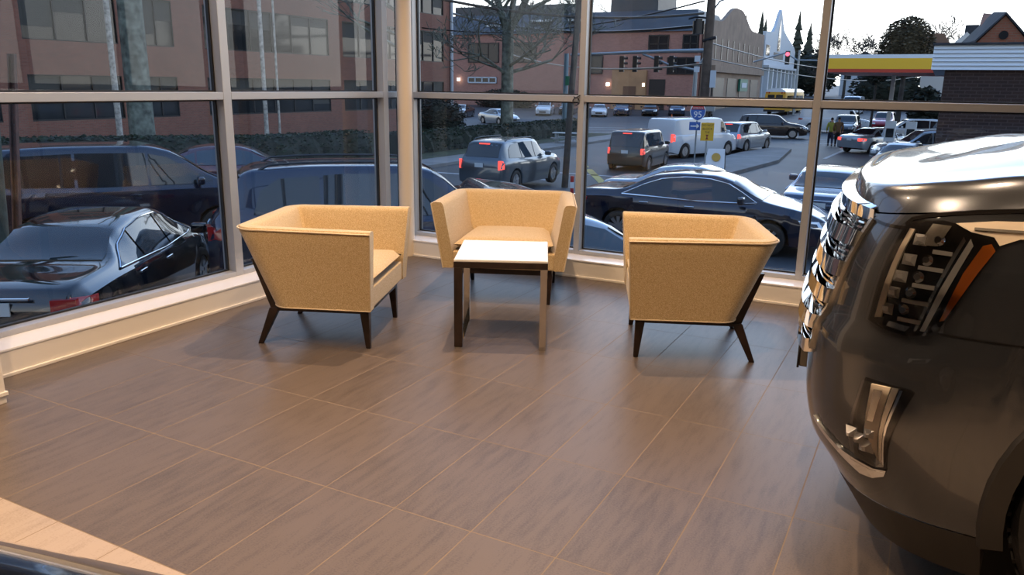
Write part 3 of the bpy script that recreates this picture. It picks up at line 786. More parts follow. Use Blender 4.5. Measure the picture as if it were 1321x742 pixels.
    for sd in (1, -1):
        f = side_fn(sd)
        for i in range(len(cuts)-1):
            pl = clip(W_, cuts[i]+.025, cuts[i+1]-.025)
            if pl: patch(MB(), f, pl, st, .012, .02).build('side_window', win_mat, root, smooth=40)
        if chrome:
            ch_ = MB(); loop = W_+[W_[0]]
            cx_, cz_ = sum(p[0] for p in W_)/len(W_), sum(p[1] for p in W_)/len(W_)
            pp = []
            for i in range(len(loop)-1):
                for k in range(4):
                    x = lerp(loop[i][0], loop[i+1][0], k/4); z = lerp(loop[i][1], loop[i+1][1], k/4)
                    d = math.hypot(x-cx_, z-cz_); a, nn = f(x+(x-cx_)/d*.015, z+(z-cz_)/d*.015); pp.append(a+nn*.010)
            pp.append(pp[0]); ch_.tube(pp, .013, 6, cap=False); ch_.build('window_trim', M_CHROMEC, root, smooth=60)
        # door handles and shut lines
        if detail:
            for u in ([S['pil'][0]-.05, S['pil'][-1]-.05] if S['pil'] else [.69]):
                x = u*L; a, nn = f(x, belt(x)-.10)
                MB().box(-.10, .10, -.015, .022, -.016, .016, M=Matrix.Translation(a)).build('door_handle', M_CHROMEC if chrome else m_paint, root, bevel=.008)
    a, b = S['ws']; a *= L; b *= L
    patch(MB(), top_fn, [(a, -.97), (lerp(a, b, .5), -.96), (b, -.93), (b, .93), (lerp(a, b, .5), .96), (a, .97)], (.15, .25), .012, .02).build('windscreen', win_mat, root, smooth=40)
    if S['rw']:
        a, b = S['rw']; a *= L; b *= L
        patch(MB(), top_fn, [(a, -.86), (lerp(a, b, .5), -.92), (b, -.95), (b, .95), (lerp(a, b, .5), .92), (a, .86)], (.12 if b-a > .3 else .05, .25), .012, .02).build('rear_window', rear_mat or M_CARGLASS, root, smooth=40)
    # wheels
    for x in wx:
        for sd in (1, -1):
            y = sd*(W/2-.115)
            prof = [(.66, -.10), (.90, -.11), (.98, -.095), (1, -.06), (1, .06), (.98, .095), (.90, .11), (.66, .10)]
            rws = []
            for k in range(33):
                t = 2*math.pi*k/32; rws.append([(x+r*wr_*math.cos(t), y+sd*d, wr_+r*wr_*math.sin(t)) for r, d in prof])
            w_ = MB().grid(rws).build('wheel', M_TYRE, root, smooth=50)
            rm = MB()
            if rim_blades:
                rm.cyl((x, y, wr_), wr_*.70, -sd*.02, sd*.03, 'y', 32); rm.build('rim_dish', M_WELL, w_, smooth=40); rm = MB()
                for k in range(rim_blades):
                    for dq in (-.10, .10):
                        M = Matrix.Translation((x, y+sd*.07, wr_)) @ Matrix.Rotation(2*math.pi*k/rim_blades+dq, 4, 'Y')
                        rm.box(-.016, .016, -.014, .014, .03, wr_*.70, M)
                rm.tube([(x+wr_*.70*math.cos(2*math.pi*k/32), y+sd*.085, wr_+wr_*.70*math.sin(2*math.pi*k/32)) for k in range(33)], .012, 6, cap=False)
                rm.cyl((x, y, wr_), .05, sd*.05, sd*.09, 'y', 16)
            else:
                rm.cyl((x, y, wr_), wr_*.66, -sd*.02, sd*.08, 'y', 24)
                for k in range(5):
                    M = Matrix.Translation((x, y+sd*.085, wr_)) @ Matrix.Rotation(2*math.pi*k/5, 4, 'Y'); rm.box(-.03, .03, -.012, .012, .03, wr_*.62, M)
            rm.build('rim', M_RIM2, w_, smooth=40)
    MB().box(.12*L, .88*L, -W*.36, W*.36, .22, .60*hz).build('underbody', M_WELL, root)
    # rear: lamps, plate, bumper strip
    zb = belt(.25)
    for sd in (1, -1):
        y0, y1 = sd*W*(.39 if tall else .30), sd*W*.462; z0, z1 = (zb-tall*.85, zb+tall*.15) if tall else (zb-.20*hz, zb-.03)
        f = side_fn(sd)
        tl = MB(); patch(tl, f, [(.03, z0), (.16 if tall else .30, z0+.03), (.18 if tall else .34, z1-.02), (.05, z1)], (.12, .08), .006, .02)
        xr = -.075*(1-(.40/.5)**2)-.01
        tl.hexa([(warp(0, y0)-.012, y0, z0), (warp(0, y1)-.004, y1*.93, z0), (.06, y1*.93, z0), (.06, y0, z0)], [(warp(0, y0)-.012, y0, z1), (warp(0, y1)-.004, y1*.93, z1), (.06, y1*.93, z1), (.06, y0, z1)])
        tl.build('tail_lamp', tail, root)
        z0, z1 = belt(L-.35)-.17*hz, belt(L-.35)-.02
        hl = MB(); patch(hl, f, [(L-.06, z0), (L-.42, z0+.05), (L-.50, z1), (L-.16, z1-.02)], (.15, .08), .006, .02)
        ya, yb = sd*W*.25, sd*W*.42
        if lamp_front: hl.hexa([(L-.10, ya, z0), (L-.10, yb*.96, z0), (warp(L, yb)+.0, yb*.96, z0), (warp(L, ya)+.008, ya, z0)], [(L-.10, ya, z1-.03), (L-.10, yb*.96, z1-.03), (warp(L, yb)-.03, yb*.96, z1-.03), (warp(L, ya)-.02, ya, z1-.03)])
        hl.build('headlamp', M_HEADL, root)
        # door mirror
        xm = (S['win'][-3][0]-.05)*L if S['pil'] else .78*L; zm = belt(xm)+.05; ym = hw(xm)
        MB().box(xm-.06, xm+.07, min(sd*(ym-.02), sd*(ym+.20)), max(sd*(ym-.02), sd*(ym+.20)), zm, zm+.15).build('door_mirror', m_paint, root, bevel=.04, seg=3)
    zp_ = zb-.19*hz
    if tall and S['rw']:
        zr = top(S['rw'][1]*L)+.01; xr_ = S['rw'][1]*L
        MB().box(xr_-.10, xr_+.02, -.20, .20, zr-.06, zr-.02).build('brake_lamp', tail, root)
    MB().box(-.075, -.055, -.155, .155, zp_, zp_+.14).build('number_plate', M_PLATE, root)
    if chrome: MB().box(-.085, -.05, -.36, .36, zp_+.165, zp_+.195).build('boot_trim', M_CHROMEC, root, bevel=.006)
    MB().box(warp(L, 0)-.02, warp(L, 0)+.005, -.38, .38, .40*hz, .56*hz).build('grille', M_CARBLK, root, bevel=.01)
    if roof_rack:
        for sd in (1, -1):
            y = sd*S['wr']*.92
            MB().tube([(L*.13, y, top(L*.13)-.03)]+[(L*u, y, top(L*u)+.035) for u in (.16, .25, .35, .45, .52)]+[(L*.555, y, top(L*.555)-.02)], .018, 6).build('roof_rail', M_CARBLK, root, smooth=60)
    return root, top_fn, side_fn

def short_nose(sp, L1, u0):
    """the same car with a shorter bonnet"""
    L0 = sp['L']; k = (L1-u0*L0)/(L0-u0*L0)
    g = lambda u: (u*L0 if u <= u0 else u0*L0+(u-u0)*L0*k)/L1
    o = dict(sp, L=L1)
    for key in ('top', 'belt', 'win'): o[key] = [(g(u), z) for u, z in sp[key]]
    o['pil'] = [g(u) for u in sp['pil']]; o['ws'] = tuple(g(u) for u in sp['ws']); o['rw'] = sp['rw'] and tuple(g(u) for u in sp['rw']); o['wheels'] = tuple(g(u) for u in sp['wheels'])
    return o
# ================================================================== the street outside
def gz(y): return interp([(-60, -1.64), (4, -1.66), (11, -1.8), (22, -2.2), (70, -2.2), (95, -1.5), (200, .2), (420, 3.0)], y)
M_ASPH = mat('asphalt', (.036, .041, .048), .6, noise=(.35, .30), bump=(8, .2))
M_CONC = mat('pavement concrete', (.20, .20, .20), .8, noise=(.8, .2))
M_LINE = mat('white road paint', (.42, .43, .44), .7, noise=(3, .3))
M_YLINE = mat('yellow road paint', (.45, .36, .10), .7, noise=(3, .3))
M_GRASS = mat('winter lawn', (.045, .055, .028), .95, noise=(1.2, .5))
def ground_sheet(name, x0, x1, y0, y1, dz, m, ny=40, dx=None):
    rows = []
    ys = [lerp(y0, y1, k/ny) for k in range(ny+1)]
    for y in ys: rows.append([(x0, y, gz(y)+dz), (x1, y, gz(y)+dz)])
    return struct(MB().grid(rows).build(name, m, smooth=60))
ground_sheet('road', -160, 160, -60, 430, 0, M_ASPH, 120)
def slab(name, x0, x1, y0, y1, h, m):
    n = max(2, int((y1-y0)/3)); rows = []
    for k in range(n+1):
        y = lerp(y0, y1, k/n); z = gz(y); rows.append([(x0, y, z-.05), (x0, y, z+h), (x1, y, z+h), (x1, y, z-.05)])
    mb = MB().grid(rows); mb.f += [(0, 1, 2, 3), tuple(4*n+i for i in (3, 2, 1, 0))]; mb.fm += [0, 0]
    return struct(mb.build(name, m))
slab('sidewalk_left', -17.4, -15.6, -40, 52, .13, M_CONC)
slab('lawn', -32, -17.4, -40, 52, .10, M_GRASS)
def island(name, pts, h, m):
    z = gz(35); n = len(pts)
    return struct(MB().add([(x, y, gz(y)-.05) for x, y in pts]+[(x, y, gz(y)+h) for x, y in pts], [tuple(range(n, 2*n))]+[(i, (i+1) % n, n+(i+1) % n, n+i) for i in range(n)]).build(name, m))
island('sidewalk_island', [(-6.2, 24.5), (-3.9, 25.0), (-2.9, 36), (-3.6, 44.5), (-4.8, 45), (-5.6, 40)], .15, M_CONC)
mk = MB()
def line(mb, p, q, w, dz=.012):
    p = Vector(p); q = Vector(q); d = (q-p).normalized(); s = Vector((-d.y, d.x))*w/2; n = max(1, int((q-p).length/2)); rows = []
    for k in range(n+1):
        c = p.lerp(q, k/n); rows.append([(c.x-s.x, c.y-s.y, gz(c.y)+dz), (c.x+s.x, c.y+s.y, gz(c.y)+dz)])
    mb.grid(rows)
for p, q, w in (((-14.5, 22.5), (-9.4, 22.7), .3), ((-12.5, 25.4), (-7.5, 25.4), .25), ((-20.5, 47), (-11, 49), .35), ((-23, 53), (-11, 57.5), .35), ((-26, 60), (-18, 63.5), .3), ((-26.2, 57), (-16, 60.5), .3),
                 ((-11.5, 15), (-11.2, 21.5), .15), ((-13.5, 17), (-10.5, 17.2), .3), ((-13.7, 19.3), (-10.7, 19.5), .3), ((-1.2, 40), (-.8, 52), .2), ((-5, 52), (6, 55), .35), ((-6, 57), (6, 60), .35), ((1.5, 24), (4.2, 38), .2), ((-.5, 27), (2.0, 30), .15)): line(mk, p, q, w)
struct(mk.build('road_markings', M_LINE))
mk = MB(); line(mk, (-9.6, 27.5), (-6.6, 22.0), .32); line(mk, (-11.8, 31.5), (-10.0, 28.2), .3)
struct(mk.build('road_centre_line', M_YLINE))

# ---------------------------------------------------------------- cars
P_NAVY = paint('navy car paint', (.006, .010, .026), .16, .3)
P_BLACK = paint('black car paint', (.006, .007, .009), .10, .2)
P_DKBLUE = paint('deep blue car paint', (.010, .018, .045), .2, .4)
P_GREY = paint('steel grey car paint', (.09, .11, .13), .28, .6)
P_OLIVE = paint('olive grey car paint', (.022, .026, .024), .35, .3)
P_WHITE = paint('white car paint', (.62, .66, .70), .25, 0)
P_SILVER = paint('silver car paint', (.36, .40, .44), .25, .6)
P_BROWN = paint('brown car paint', (.028, .018, .014), .25, .4)
P_MAROON = paint('plum car paint', (.10, .05, .065), .25, .5)
P_RED = paint('red car paint', (.36, .02, .03), .25, .2)
P_SLATE = paint('slate blue car paint', (.035, .055, .10), .22, .5)
M_GLASSL = mat('tinted car glass', (.035, .055, .075), .03, spec=.8)
car('sedan', short_nose(SEDAN, 4.45, .765), (-4.45, -.95, -1.70), 122, P_BLACK, 'glossy black sedan parked close under the left window, seen over its boot', 110)
car('minivan', VANT, (-11.14, 2.38, -1.68), 59.8, P_NAVY, 'dark blue minivan with long side windows behind the black sedan', 90, chrome=False, H=1.93)
car('suv', dict(SUVT, L=5.3, W=1.95), (-5.37, 2.73, -1.66), 43.4, P_DKBLUE, 'dark blue SUV right outside the corner, behind the armchairs', 100, H=1.93, hood_add=.30, roof_rack=True, chrome=False)
car('sedan', dict(SEDAN, L=5.13, W=1.85), (-2.92, 11.13, -1.79), 1.9, P_NAVY, 'long navy sedan with chrome window line, broadside beyond the right armchair', 110, H=1.50, rim_blades=9)
car('sedan', SEDAN, (1.83, 12.55, -1.83), 90.6, P_SLATE, 'blue-grey sedan seen from behind, next to the SUV grille', 80, H=1.47)
car('suv', SUVT, (-9.4, 17.5, -2.1), 89.5, P_GREY, 'grey SUV with lit brake lights driving away on the street', 80, tail=M_TAILON, chrome=False, win_mat=M_GLASSL, roof_rack=True, tall=.30)
car('suv', BOXY, (-8.0, 27.7, -2.25), 91.4, P_OLIVE, 'boxy dark olive SUV with red tail lamps, just left of the white van', 60, tail=M_TAILON, chrome=False, win_mat=M_GLASSL, tall=.26)
car('van', CARGO, (-8.84, 35.2, -2.22), 68, P_WHITE, 'white cargo van driving ahead of the boxy olive SUV', 60, tail=M_TAILON, chrome=False, tall=.4)
car('suv', SUVT, (-6.7, 40.8, -2.2), 78, P_SILVER, 'silver SUV behind the yellow street sign', 50, tail=M_TAILON, chrome=False, tall=.25)
car('suv', dict(SUVT, L=5.0), (-9.6, 57, -2.2), 8, P_BROWN, 'dark brown SUV crossing the junction from left to right', 50, chrome=False)
car('van', CARGO, (-6.8, 68.5, -2.2), 6, P_WHITE, 'white panel van standing behind the brown SUV and two pedestrians', 50, chrome=False)
car('sedan', SEDAN, (-3.7, 14.6, -1.95), 4, P_SILVER, 'silver car whose pale roof shows above the long navy sedan', 60, chrome=False, L=4.4)
car('sedan', SEDAN, (-14.9, 8.4, -1.72), 47, P_MAROON, 'plum coloured sedan beyond the dark blue SUV at the corner', 50, chrome=False, win_mat=M_GLASSL)
car('sedan', SEDAN, (-2.19, 2.72, -1.68), 43, P_SILVER, 'silver car parked tight against the far window, only its bonnet and windscreen in view', 70, chrome=False, win_mat=M_GLASSL, L=4.3)
LOT = [(-42.5, 69.5, SEDAN, P_BLACK, 'black car at the left end of the parked row, its nose catching the light', 285),
       (-30.6, 60.0, SEDAN, P_SILVER, 'silver sedan parked beside the big street tree, nose to the right', 330),
       (-36.4, 78.5, SUVT, P_WHITE, 'white SUV facing out of the parked row before the brick building', 288),
       (-34.6, 81.0, SUVT, P_BLACK, 'black SUV parked just right of the white SUV in the row', 288),
       (-29.9, 79.6, SEDAN, P_WHITE, 'white sedan facing the street, right of the window mullion', 290),
       (-28.2, 82.0, SUVT, P_SLATE, 'slate blue SUV parked right of the white sedan in the lot', 285),
       (-25.2, 83.2, SEDAN, P_BLACK, 'black sedan in the parked row below the orange doorway', 285),
       (-22.4, 84.6, SUVT, P_SLATE, 'blue SUV facing out, below the dark garage door', 288),
       (-19.6, 86.0, SUVT, P_BLACK, 'black SUV parked above the white van roof', 285)]
for x, y, sp, pm, lab, yw in LOT:
    d = Vector((math.cos(R(yw)), math.sin(R(yw)))); car('parked_suv' if sp is SUVT else 'parked_sedan', sp, (x-d.x*4.8, y-d.y*4.8, gz(y)-.04), yw, pm, lab, 36, 'cars parked in the lot', chrome=False, detail=False)
for x, y, sp, pm, lab, yw, nm in ((-6.6, 93, SUVT, P_DKBLUE, 'dark blue SUV coming down the street beside the school bus', 268, 'suv'),
       (-5.2, 99, CARGO, P_WHITE, 'pale truck with black windscreen following the dark blue SUV', 268, 'van'),
       (-2.35, 62, SUVT, P_BLACK, 'black SUV waiting at the kerb left of the filling station', 268, 'suv'),
       (-.3, 73, SUVT, P_RED, 'red SUV queued behind the black one under the canopy edge', 268, 'suv'),
       (.7, 47, SEDAN, P_SILVER, 'silver sedan under the canopy, its tail lamps to the viewer', 60, 'sedan'),
       (2.3, 57, SUVT, P_WHITE, 'white pickup style car beyond the right end of the canopy', 190, 'suv'),
       (3.5, 39.6, SUVT, P_SILVER, 'silver-blue SUV next to the dark brick wall', 200, 'suv'),
       (2.75, 33.0, SEDAN, P_WHITE, 'white sedan facing the viewer at the brick wall just above the SUV bonnet', 262, 'sedan')):
    d = Vector((math.cos(R(yw)), math.sin(R(yw)))); car(nm, sp, (x-d.x*2.4, y-d.y*2.4, gz(y)), yw, pm, lab, 36, None, chrome=False, detail=False, tail=M_TAILON if 'tail lamps' in lab else M_TAIL)
# school bus
M_BUSY = mat('school bus yellow', (.62, .33, .03), .4)
bus = empty('school_bus', (-12.9, 91, gz(91)), R(86), 'yellow school bus with white roof seen from behind on the far street', 'bus')
mb = MB(); rows = []
for x in (0, .15, 9.0, 9.3):
    k = .96 if x in (0, 9.3) else 1; rows.append([(x, y*k, z) for y, z in [(-1.2, .45), (-1.22, 1.3), (-1.2, 2.3), (-1.1, 2.62), (1.1, 2.62), (1.2, 2.3), (1.22, 1.3), (1.2, .45)]])
mb.grid(rows); mb.f += [tuple(range(8)), tuple(range(24, 32))]; mb.fm += [0, 0]
mb.build('body', M_BUSY, bus, smooth=30)
rows = []
for x in (-.01, .2, 9.0, 9.25): rows.append([(x, 1.14*math.cos(R(a)), 2.60+.42*math.sin(R(a))) for a in range(0, 181, 15)])
mb = MB().grid(rows); mb.f += [tuple(range(13)), tuple(range(39, 52))]; mb.fm += [0, 0]; mb.build('roof', P_WHITE, bus, smooth=40)
MB().box(-.03, .0, -.85, -.08, 1.65, 2.30).box(-.03, 0, .08, .85, 1.65, 2.30).build('rear_window', M_CARGLASS, bus)
for k in range(9):
    for sd in (1, -1): MB().box(.6+k*.9, 1.3+k*.9, sd*1.20-.03, sd*1.20+.03, 1.65, 2.2).build('side_window', M_CARGLASS, bus)
MB().box(-.12, .02, -1.2, 1.2, .40, .62).build('bumper', M_CARBLK, bus)
for x in (1.9, 7.6):
    for sd in (1, -1): MB().cyl((x, sd*1.0, .48), .48, -.14, .14, 'y', 24).build('wheel', M_TYRE, bus)
for y in (-1.0, -.72, .72, 1.0): MB().cyl((0, y, 2.52), .09, -.05, .02, 'x', 14).build('warning_lamp', M_TAIL if abs(y) < .9 else M_AMBER, bus)
# black car in the showroom whose nose edge shows at the bottom left
car('sedan', SEDAN, (3.86, -9.60, 0), 105, P_BLACK, 'black show car whose bonnet edge cuts the lower left corner', 110, lamp_front=False)
# ================================================================== buildings
M_BRICK = brick_mat('red-brown brick', (.29, .105, .07), (.22, .08, .055), (.21, .14, .11))
M_BRICK2 = brick_mat('pink-brown brick', (.42, .195, .155), (.33, .15, .12), (.34, .22, .18), rowh=.10)
M_BRICKD = brick_mat('dark brown brick', (.042, .020, .016), (.026, .013, .012), (.07, .045, .04), rowh=.11)
M_BRICKO = brick_mat('orange-red brick', (.33, .11, .06), (.27, .09, .05), (.25, .15, .10))
M_WINF = mat('bronze window frame', (.02, .02, .022), .4, .3)
M_WING = mat('office window glass', (.018, .021, .024), .06, spec=.42)
M_BLIND = mat('lowered blind', (.05, .05, .045), .8)
M_ROOFM = mat('slate grey standing seam roof', (.045, .052, .062), .5, noise=(.6, .2))
M_TANW = mat('tan stucco', (.25, .185, .14), .85, noise=(.8, .15))
M_WHITEB = mat('pale blue-white cladding', (.50, .56, .62), .7)
M_CREAM = mat('cream infill panel', (.50, .43, .22), .7)
M_ORST = mat('orange stone portal', (.36, .20, .10), .7, noise=(.6, .2))
M_SHING = mat('dark shingle roof', (.030, .036, .046), .85, noise=(3, .3))
def siding_mat():
    m, n, l, b = new_mat('white clapboard')
    tc = n.new('ShaderNodeTexCoord'); w = n.new('ShaderNodeTexWave'); w.wave_type = 'BANDS'; w.bands_direction = 'Z'; w.wave_profile = 'SAW'; w.inputs['Scale'].default_value = 1.95
    l.new(tc.outputs['Object'], w.inputs['Vector']); bp = n.new('ShaderNodeBump'); bp.inputs['Strength'].default_value = 1; bp.inputs['Distance'].default_value = .06
    l.new(w.outputs['Fac'], bp.inputs['Height']); l.new(bp.outputs['Normal'], b.inputs['Normal'])
    b.inputs['Base Color'].default_value = (.62, .68, .74, 1); b.inputs['Roughness'].default_value = .6
    return m
M_SIDING = siding_mat()
def window_x(parent, x, y0, y1, z0, z1, n, blind=0., face=1, seed=0):
    """strip window in a wall whose outside faces +x (face=1); recessed .12"""
    rnd = random.Random(seed)
    mb = MB(); w = .06
    mb.box(x-.14, x-.02, y0, y1, z0, z0+w).box(x-.14, x-.02, y0, y1, z1-w, z1)
    for k in range(n+1):
        y = lerp(y0, y1, k/n); mb.box(x-.14, x-.02, y-w/2, y+w/2, z0, z1)
    fr = mb.build('window', M_WINF, parent)
    MB().box(x-.16, x-.10, y0, y1, z0, z1).build('pane', M_WING, fr)
    if blind:
        for k in range(n):
            h = rnd.choice([0, .35, .5, .6, .6, 1])*blind
            if h: MB().box(x-.099, x-.093, lerp(y0, y1, k/n)+.05, lerp(y0, y1, (k+1)/n)-.05, lerp(z1, z0, h), z1-.05).build('blind', M_BLIND, fr)
    return fr
def window_y(parent, y, x0, x1, z0, z1, n, m=None, rows=1, wf=.07):
    """window in a wall whose outside faces -y"""
    mb = MB(); w = wf
    for k in range(rows+1): z = lerp(z0, z1, k/rows); mb.box(x0, x1, y+.02, y+.14, z-w/2, z+w/2)
    for k in range(n+1):
        x = lerp(x0, x1, k/n); mb.box(x-w/2, x+w/2, y+.02, y+.14, z0, z1)
    fr = mb.build('window', m or M_WINF, parent)
    MB().box(x0, x1, y+.10, y+.16, z0, z1).build('pane', M_WING, fr)
    return fr
# --- long brick office block: brick bands, recessed ribbon windows
X = -32.
b1 = empty('office_building', (0, 0, 0), 0, 'long red brick office block with ribbon windows across the street', 'building')
bands = [(-2.3, -.5), (1.55, 3.05), (5.35, 6.6), (8.9, 10.4), (12.4, 13.6)]
wins = [(-.5, 1.55), (3.05, 5.35), (6.6, 8.9), (10.4, 12.4)]
for z0, z1 in bands: MB().box(X-14, X, -60, 52, z0, z1).build('brick_band', M_BRICK, b1)
MB().box(X-14, X-.6, -59.5, 51.5, -2.3, 13.5).build('core', M_WELL, b1)
groups = [(-44, -34.4, 6), (-33.2, -23.6, 6), (-22.4, -12.8, 6), (-11.6, -2, 6), (-.8, 8.8, 6), (10.0, 15.3, 3), (16.6, 21.3, 3), (22.5, 24.6, 2), (26.6, 36.8, 6), (38.2, 45.4, 4), (46.4, 50.7, 3)]
for wi, (z0, z1) in enumerate(wins):
    prev = -60
    for gi, (y0, y1, n) in enumerate(groups):
        MB().box(X-.6, X, prev, y0, z0, z1).build('brick_pier', M_BRICK, b1); prev = y1
        window_x(b1, X, y0, y1, z0, z1, n, .75, seed=wi*31+gi)
    MB().box(X-.6, X, prev, 52, z0, z1).build('brick_pier', M_BRICK, b1)
MB().box(X-14, X, 51.6, 52, -2.3, 13.6).build('end_wall', M_BRICK, b1)
MB().cyl((X+.10, 51.75, 0), .13, -2.2, 13.5, n=12).build('downpipe', M_WHITEB, b1, smooth=50)
# --- brick building with dark mansard roof, facing the viewer
Y = 95.
b2 = empty('brick_building', (0, 0, 0), 0, 'pink brick building with dark metal mansard roof behind the parked cars', 'building')
MB().box(-70, -23.3, Y, Y+16, -2.3, 8.1).build('wall', M_BRICK2, b2)
MB().hexa([(-70, Y-.3, 8.1), (-23.3, Y-.3, 8.1), (-23.3, Y+16.5, 8.1), (-70, Y+16.5, 8.1)], [(-68, Y+3.2, 10.9), (-24.5, Y+3.2, 10.9), (-24.5, Y+14, 10.9), (-68, Y+14, 10.9)]).build('mansard_roof', M_ROOFM, b2)
MB().box(-36.5, -30.0, Y+4, Y+12, 10.9, 13.6).build('roof_plant_room', M_ROOFM, b2)
MB().box(-62, -43, Y+6, Y+12, 10.9, 12.4).build('roof_plant_room', M_ROOFM, b2)
for (x0, x1, z0, z1) in ((-41.5, -38.2, 9.7, 9.95), (-47, -44, 9.7, 9.95), (-54, -51, 9.2, 9.45)): MB().box(x0, x1, Y+1.0, Y+2.6, z0, z1).build('roof_light', mat('pale roof light', (.6, .65, .68), .3), b2)
for (x0, x1, z0, z1, n, r) in ((-56.1, -51.3, 4.4, 6.9, 3, 1), (-49.2, -45.5, 4.4, 6.9, 2, 1), (-29.6, -27.1, 5.6, 7.6, 2, 2), (-25.2, -23.4, 5.6, 7.6, 2, 2), (-27.0, -23.5, 3.0, 4.9, 3, 2), (-37.6, -35.8, 3.0, 5.2, 1, 1)):
    MB().box(x0-.1, x1+.1, Y-.04, Y+.30, z0-.1, z1+.1).build('window_recess', M_WELL, b2)
    window_y(b2, Y-.18, x0, x1, z0, z1, n, None, r, .14)
MB().box(-56.2, -51.5, Y-.05, Y+.1, 1.5, 2.4).build('window_recess', M_WELL, b2)
window_y(b2, Y-.2, -56.1, -51.6, 1.6, 2.3, 4, M_WHITEB, 1, .16)
MB().box(-34.2, -29.6, Y-.5, Y, -2.3, 3.4).box(-33.9, -31.0, Y-.55, Y-.4, 3.4, 3.6).build('stone_portal', M_ORST, b2)
MB().box(-32.6, -30.9, Y-.56, Y-.45, -2.2, 1.4).build('door', mat('brown door', (.12, .055, .03), .5), b2)
MB().box(-29.3, -27.2, Y-.08, Y, -2.2, 2.3).build('garage_door', M_WINF, b2)
for x in (-57.6, -34.8, -29.9):
    lampw = mat('lit wall lamp', (.9, .85, .7), .4, emit=(1, .9, .72), emit_s=6)
    MB().cyl((x, Y-.35, 1.6 if x > -50 else 2.0), .22, -.2, .2, n=12).build('wall_lamp', lampw, b2)
# --- tan building with curved gable on the street side
XS = -22.
b3 = empty('shop_building', (0, 0, 0), 0, 'tan shop building with curved parapet gable along the far street', 'building')
prof = [(96.5, -2.3), (96.5, 9.4)]
for k in range(0, 25):
    y = lerp(98.5, 122, k/24); c = abs(y-110)/12
    prof.append((y, 9.5+2.3*(1-sstep(.12, .85, c))))
prof += [(129, 9.5), (129, -2.3)]
mb = MB(); n = len(prof); mb.add([(XS, y, z) for y, z in prof]+[(XS-.5, y, z) for y, z in prof], [tuple(range(n)), tuple(reversed(range(n, 2*n)))]+[(i, n+i, n+(i+1) % n, (i+1) % n) for i in range(n)])
mb.build('gable_wall', M_TANW, b3)
MB().box(-23.2, XS-.4, 96.6, 129, -2.3, 9.0).box(-34, -23.2, 112, 129, -2.3, 9.0).build('wall', M_TANW, b3)
for k in range(9):
    y0 = 98+k*3.3; MB().box(XS-.02, XS+.06, y0, y0+.5, 4.9, 7.5).build('window', M_WINF, b3)
for k in range(4): MB().box(XS-.02, XS+.06, 98.5+k*7.5, 104+k*7.5, -2.0, 2.6).build('shop_window', M_WINF, b3)
MB().box(XS, XS+.5, 97, 128.5, 3.3, 4.1).build('cornice', M_TANW, b3)
sg = MB().box(XS+.1, XS+.4, 112.5, 117.5, .9, 2.6).build('shop_sign', mat('green shop sign', (.02, .16, .11), .5), b3)
MB().box(XS+.4, XS+.45, 113.3, 116.6, 1.4, 2.1).build('sign_panel', M_WHITEB, sg)
# --- pale building with steep gable and pilasters
b4 = empty('pale_building', (0, 0, 0), 0, 'pale blue-white building with pointed gable and row of pilasters up the street', 'building')
prof = [(130, -2.2), (130, 10.2), (136.2, 10.4), (138.6, 11.6), (140.4, 13.4), (142, 14.4), (143.6, 13.2), (146, 11.3), (150, 10.4), (158.5, 8.9), (160, 8.2), (160, -1.7)]
mb = MB(); n = len(prof); mb.add([(XS, y, z) for y, z in prof]+[(XS-.5, y, z) for y, z in prof], [tuple(range(n)), tuple(reversed(range(n, 2*n)))]+[(i, n+i, n+(i+1) % n, (i+1) % n) for i in range(n)])
mb.build('gable_wall', M_WHITEB, b4); MB().box(-36, XS-.4, 130.2, 160, -2.3, 8.1).build('wall', M_WHITEB, b4)
MB().prism([(140.7, 7.6), (141.1, 11.0), (142, 12.9), (142.9, 11.0), (143.3, 7.6)], XS-.02, XS+.05, M=Matrix(((0, 1, 0, 0), (1, 0, 0, 0), (0, 0, 1, 0), (0, 0, 0, 1)))).build('pointed_window', M_WING, b4)
MB().box(XS, XS+.06, 131, 134, 6.6, 8.2).build('window', M_WING, b4)
MB().box(XS, XS+.06, 138, 147, 6.3, 7.3).build('sign_band', M_ROOFM, b4)
MB().box(XS, XS+.9, 130, 160, 4.6, 5.0).build('eaves', M_WHITEB, b4)
for k in range(8):
    y = 131+k*3.9; MB().box(XS, XS+.7, y, y+.9, -2.2, 4.6).build('pilaster', M_WHITEB, b4)
    if k < 7: MB().box(XS, XS+.08, y+1.1, y+3.6, -1.6, 4.0).build('infill', M_CREAM if k % 2 == 0 else M_WING, b4)
# --- far hillside houses
for i, (x, y, w, h, lab) in enumerate(((-12, 190, 9, 6.5, 'white house at the top of the street among bare trees'),)):
    b = empty('house', (x, y, gz(y)), 0, lab, 'building')
    MB().box(-w/2, w/2, 0, 8, 0, h).build('wall', M_WHITEB, b)
    MB().prism([(-w/2-.5, h), (w/2+.5, h), (0, h+3)], -.4, 8.4).build('roof', M_SHING, b)
    for k in range(3): MB().box(-w/2+1+k*2.7, -w/2+2.2+k*2.7, -.05, 0, h-3, h-1).build('window', M_WING, b)
hs_ = empty('house', (3.75, 67, gz(60)+.4), 0, 'white house with brown roof behind the gabled brick building', 'building')
MB().box(-1.5, 2.0, 0, 5, 0, 6.6).build('wall', mat('white house wall', (.6, .58, .54), .8), hs_)
MB().prism([(-1.8, 6.5), (.4, 6.5), (-.3, 7.5), (-1.6, 7.5)], -.3, 5.3).build('roof', mat('brown roof', (.20, .12, .08), .9), hs_)
MB().prism([(.2, 6.5), (2.3, 6.5), (1.25, 7.6)], -.3, 5.3).build('gable', mat('white gable', (.6, .6, .58), .8), hs_)
MB().box(1.1, 2.0, -.2, 1.2, 7.3, 8.1).build('dormer', M_SHING, hs_)
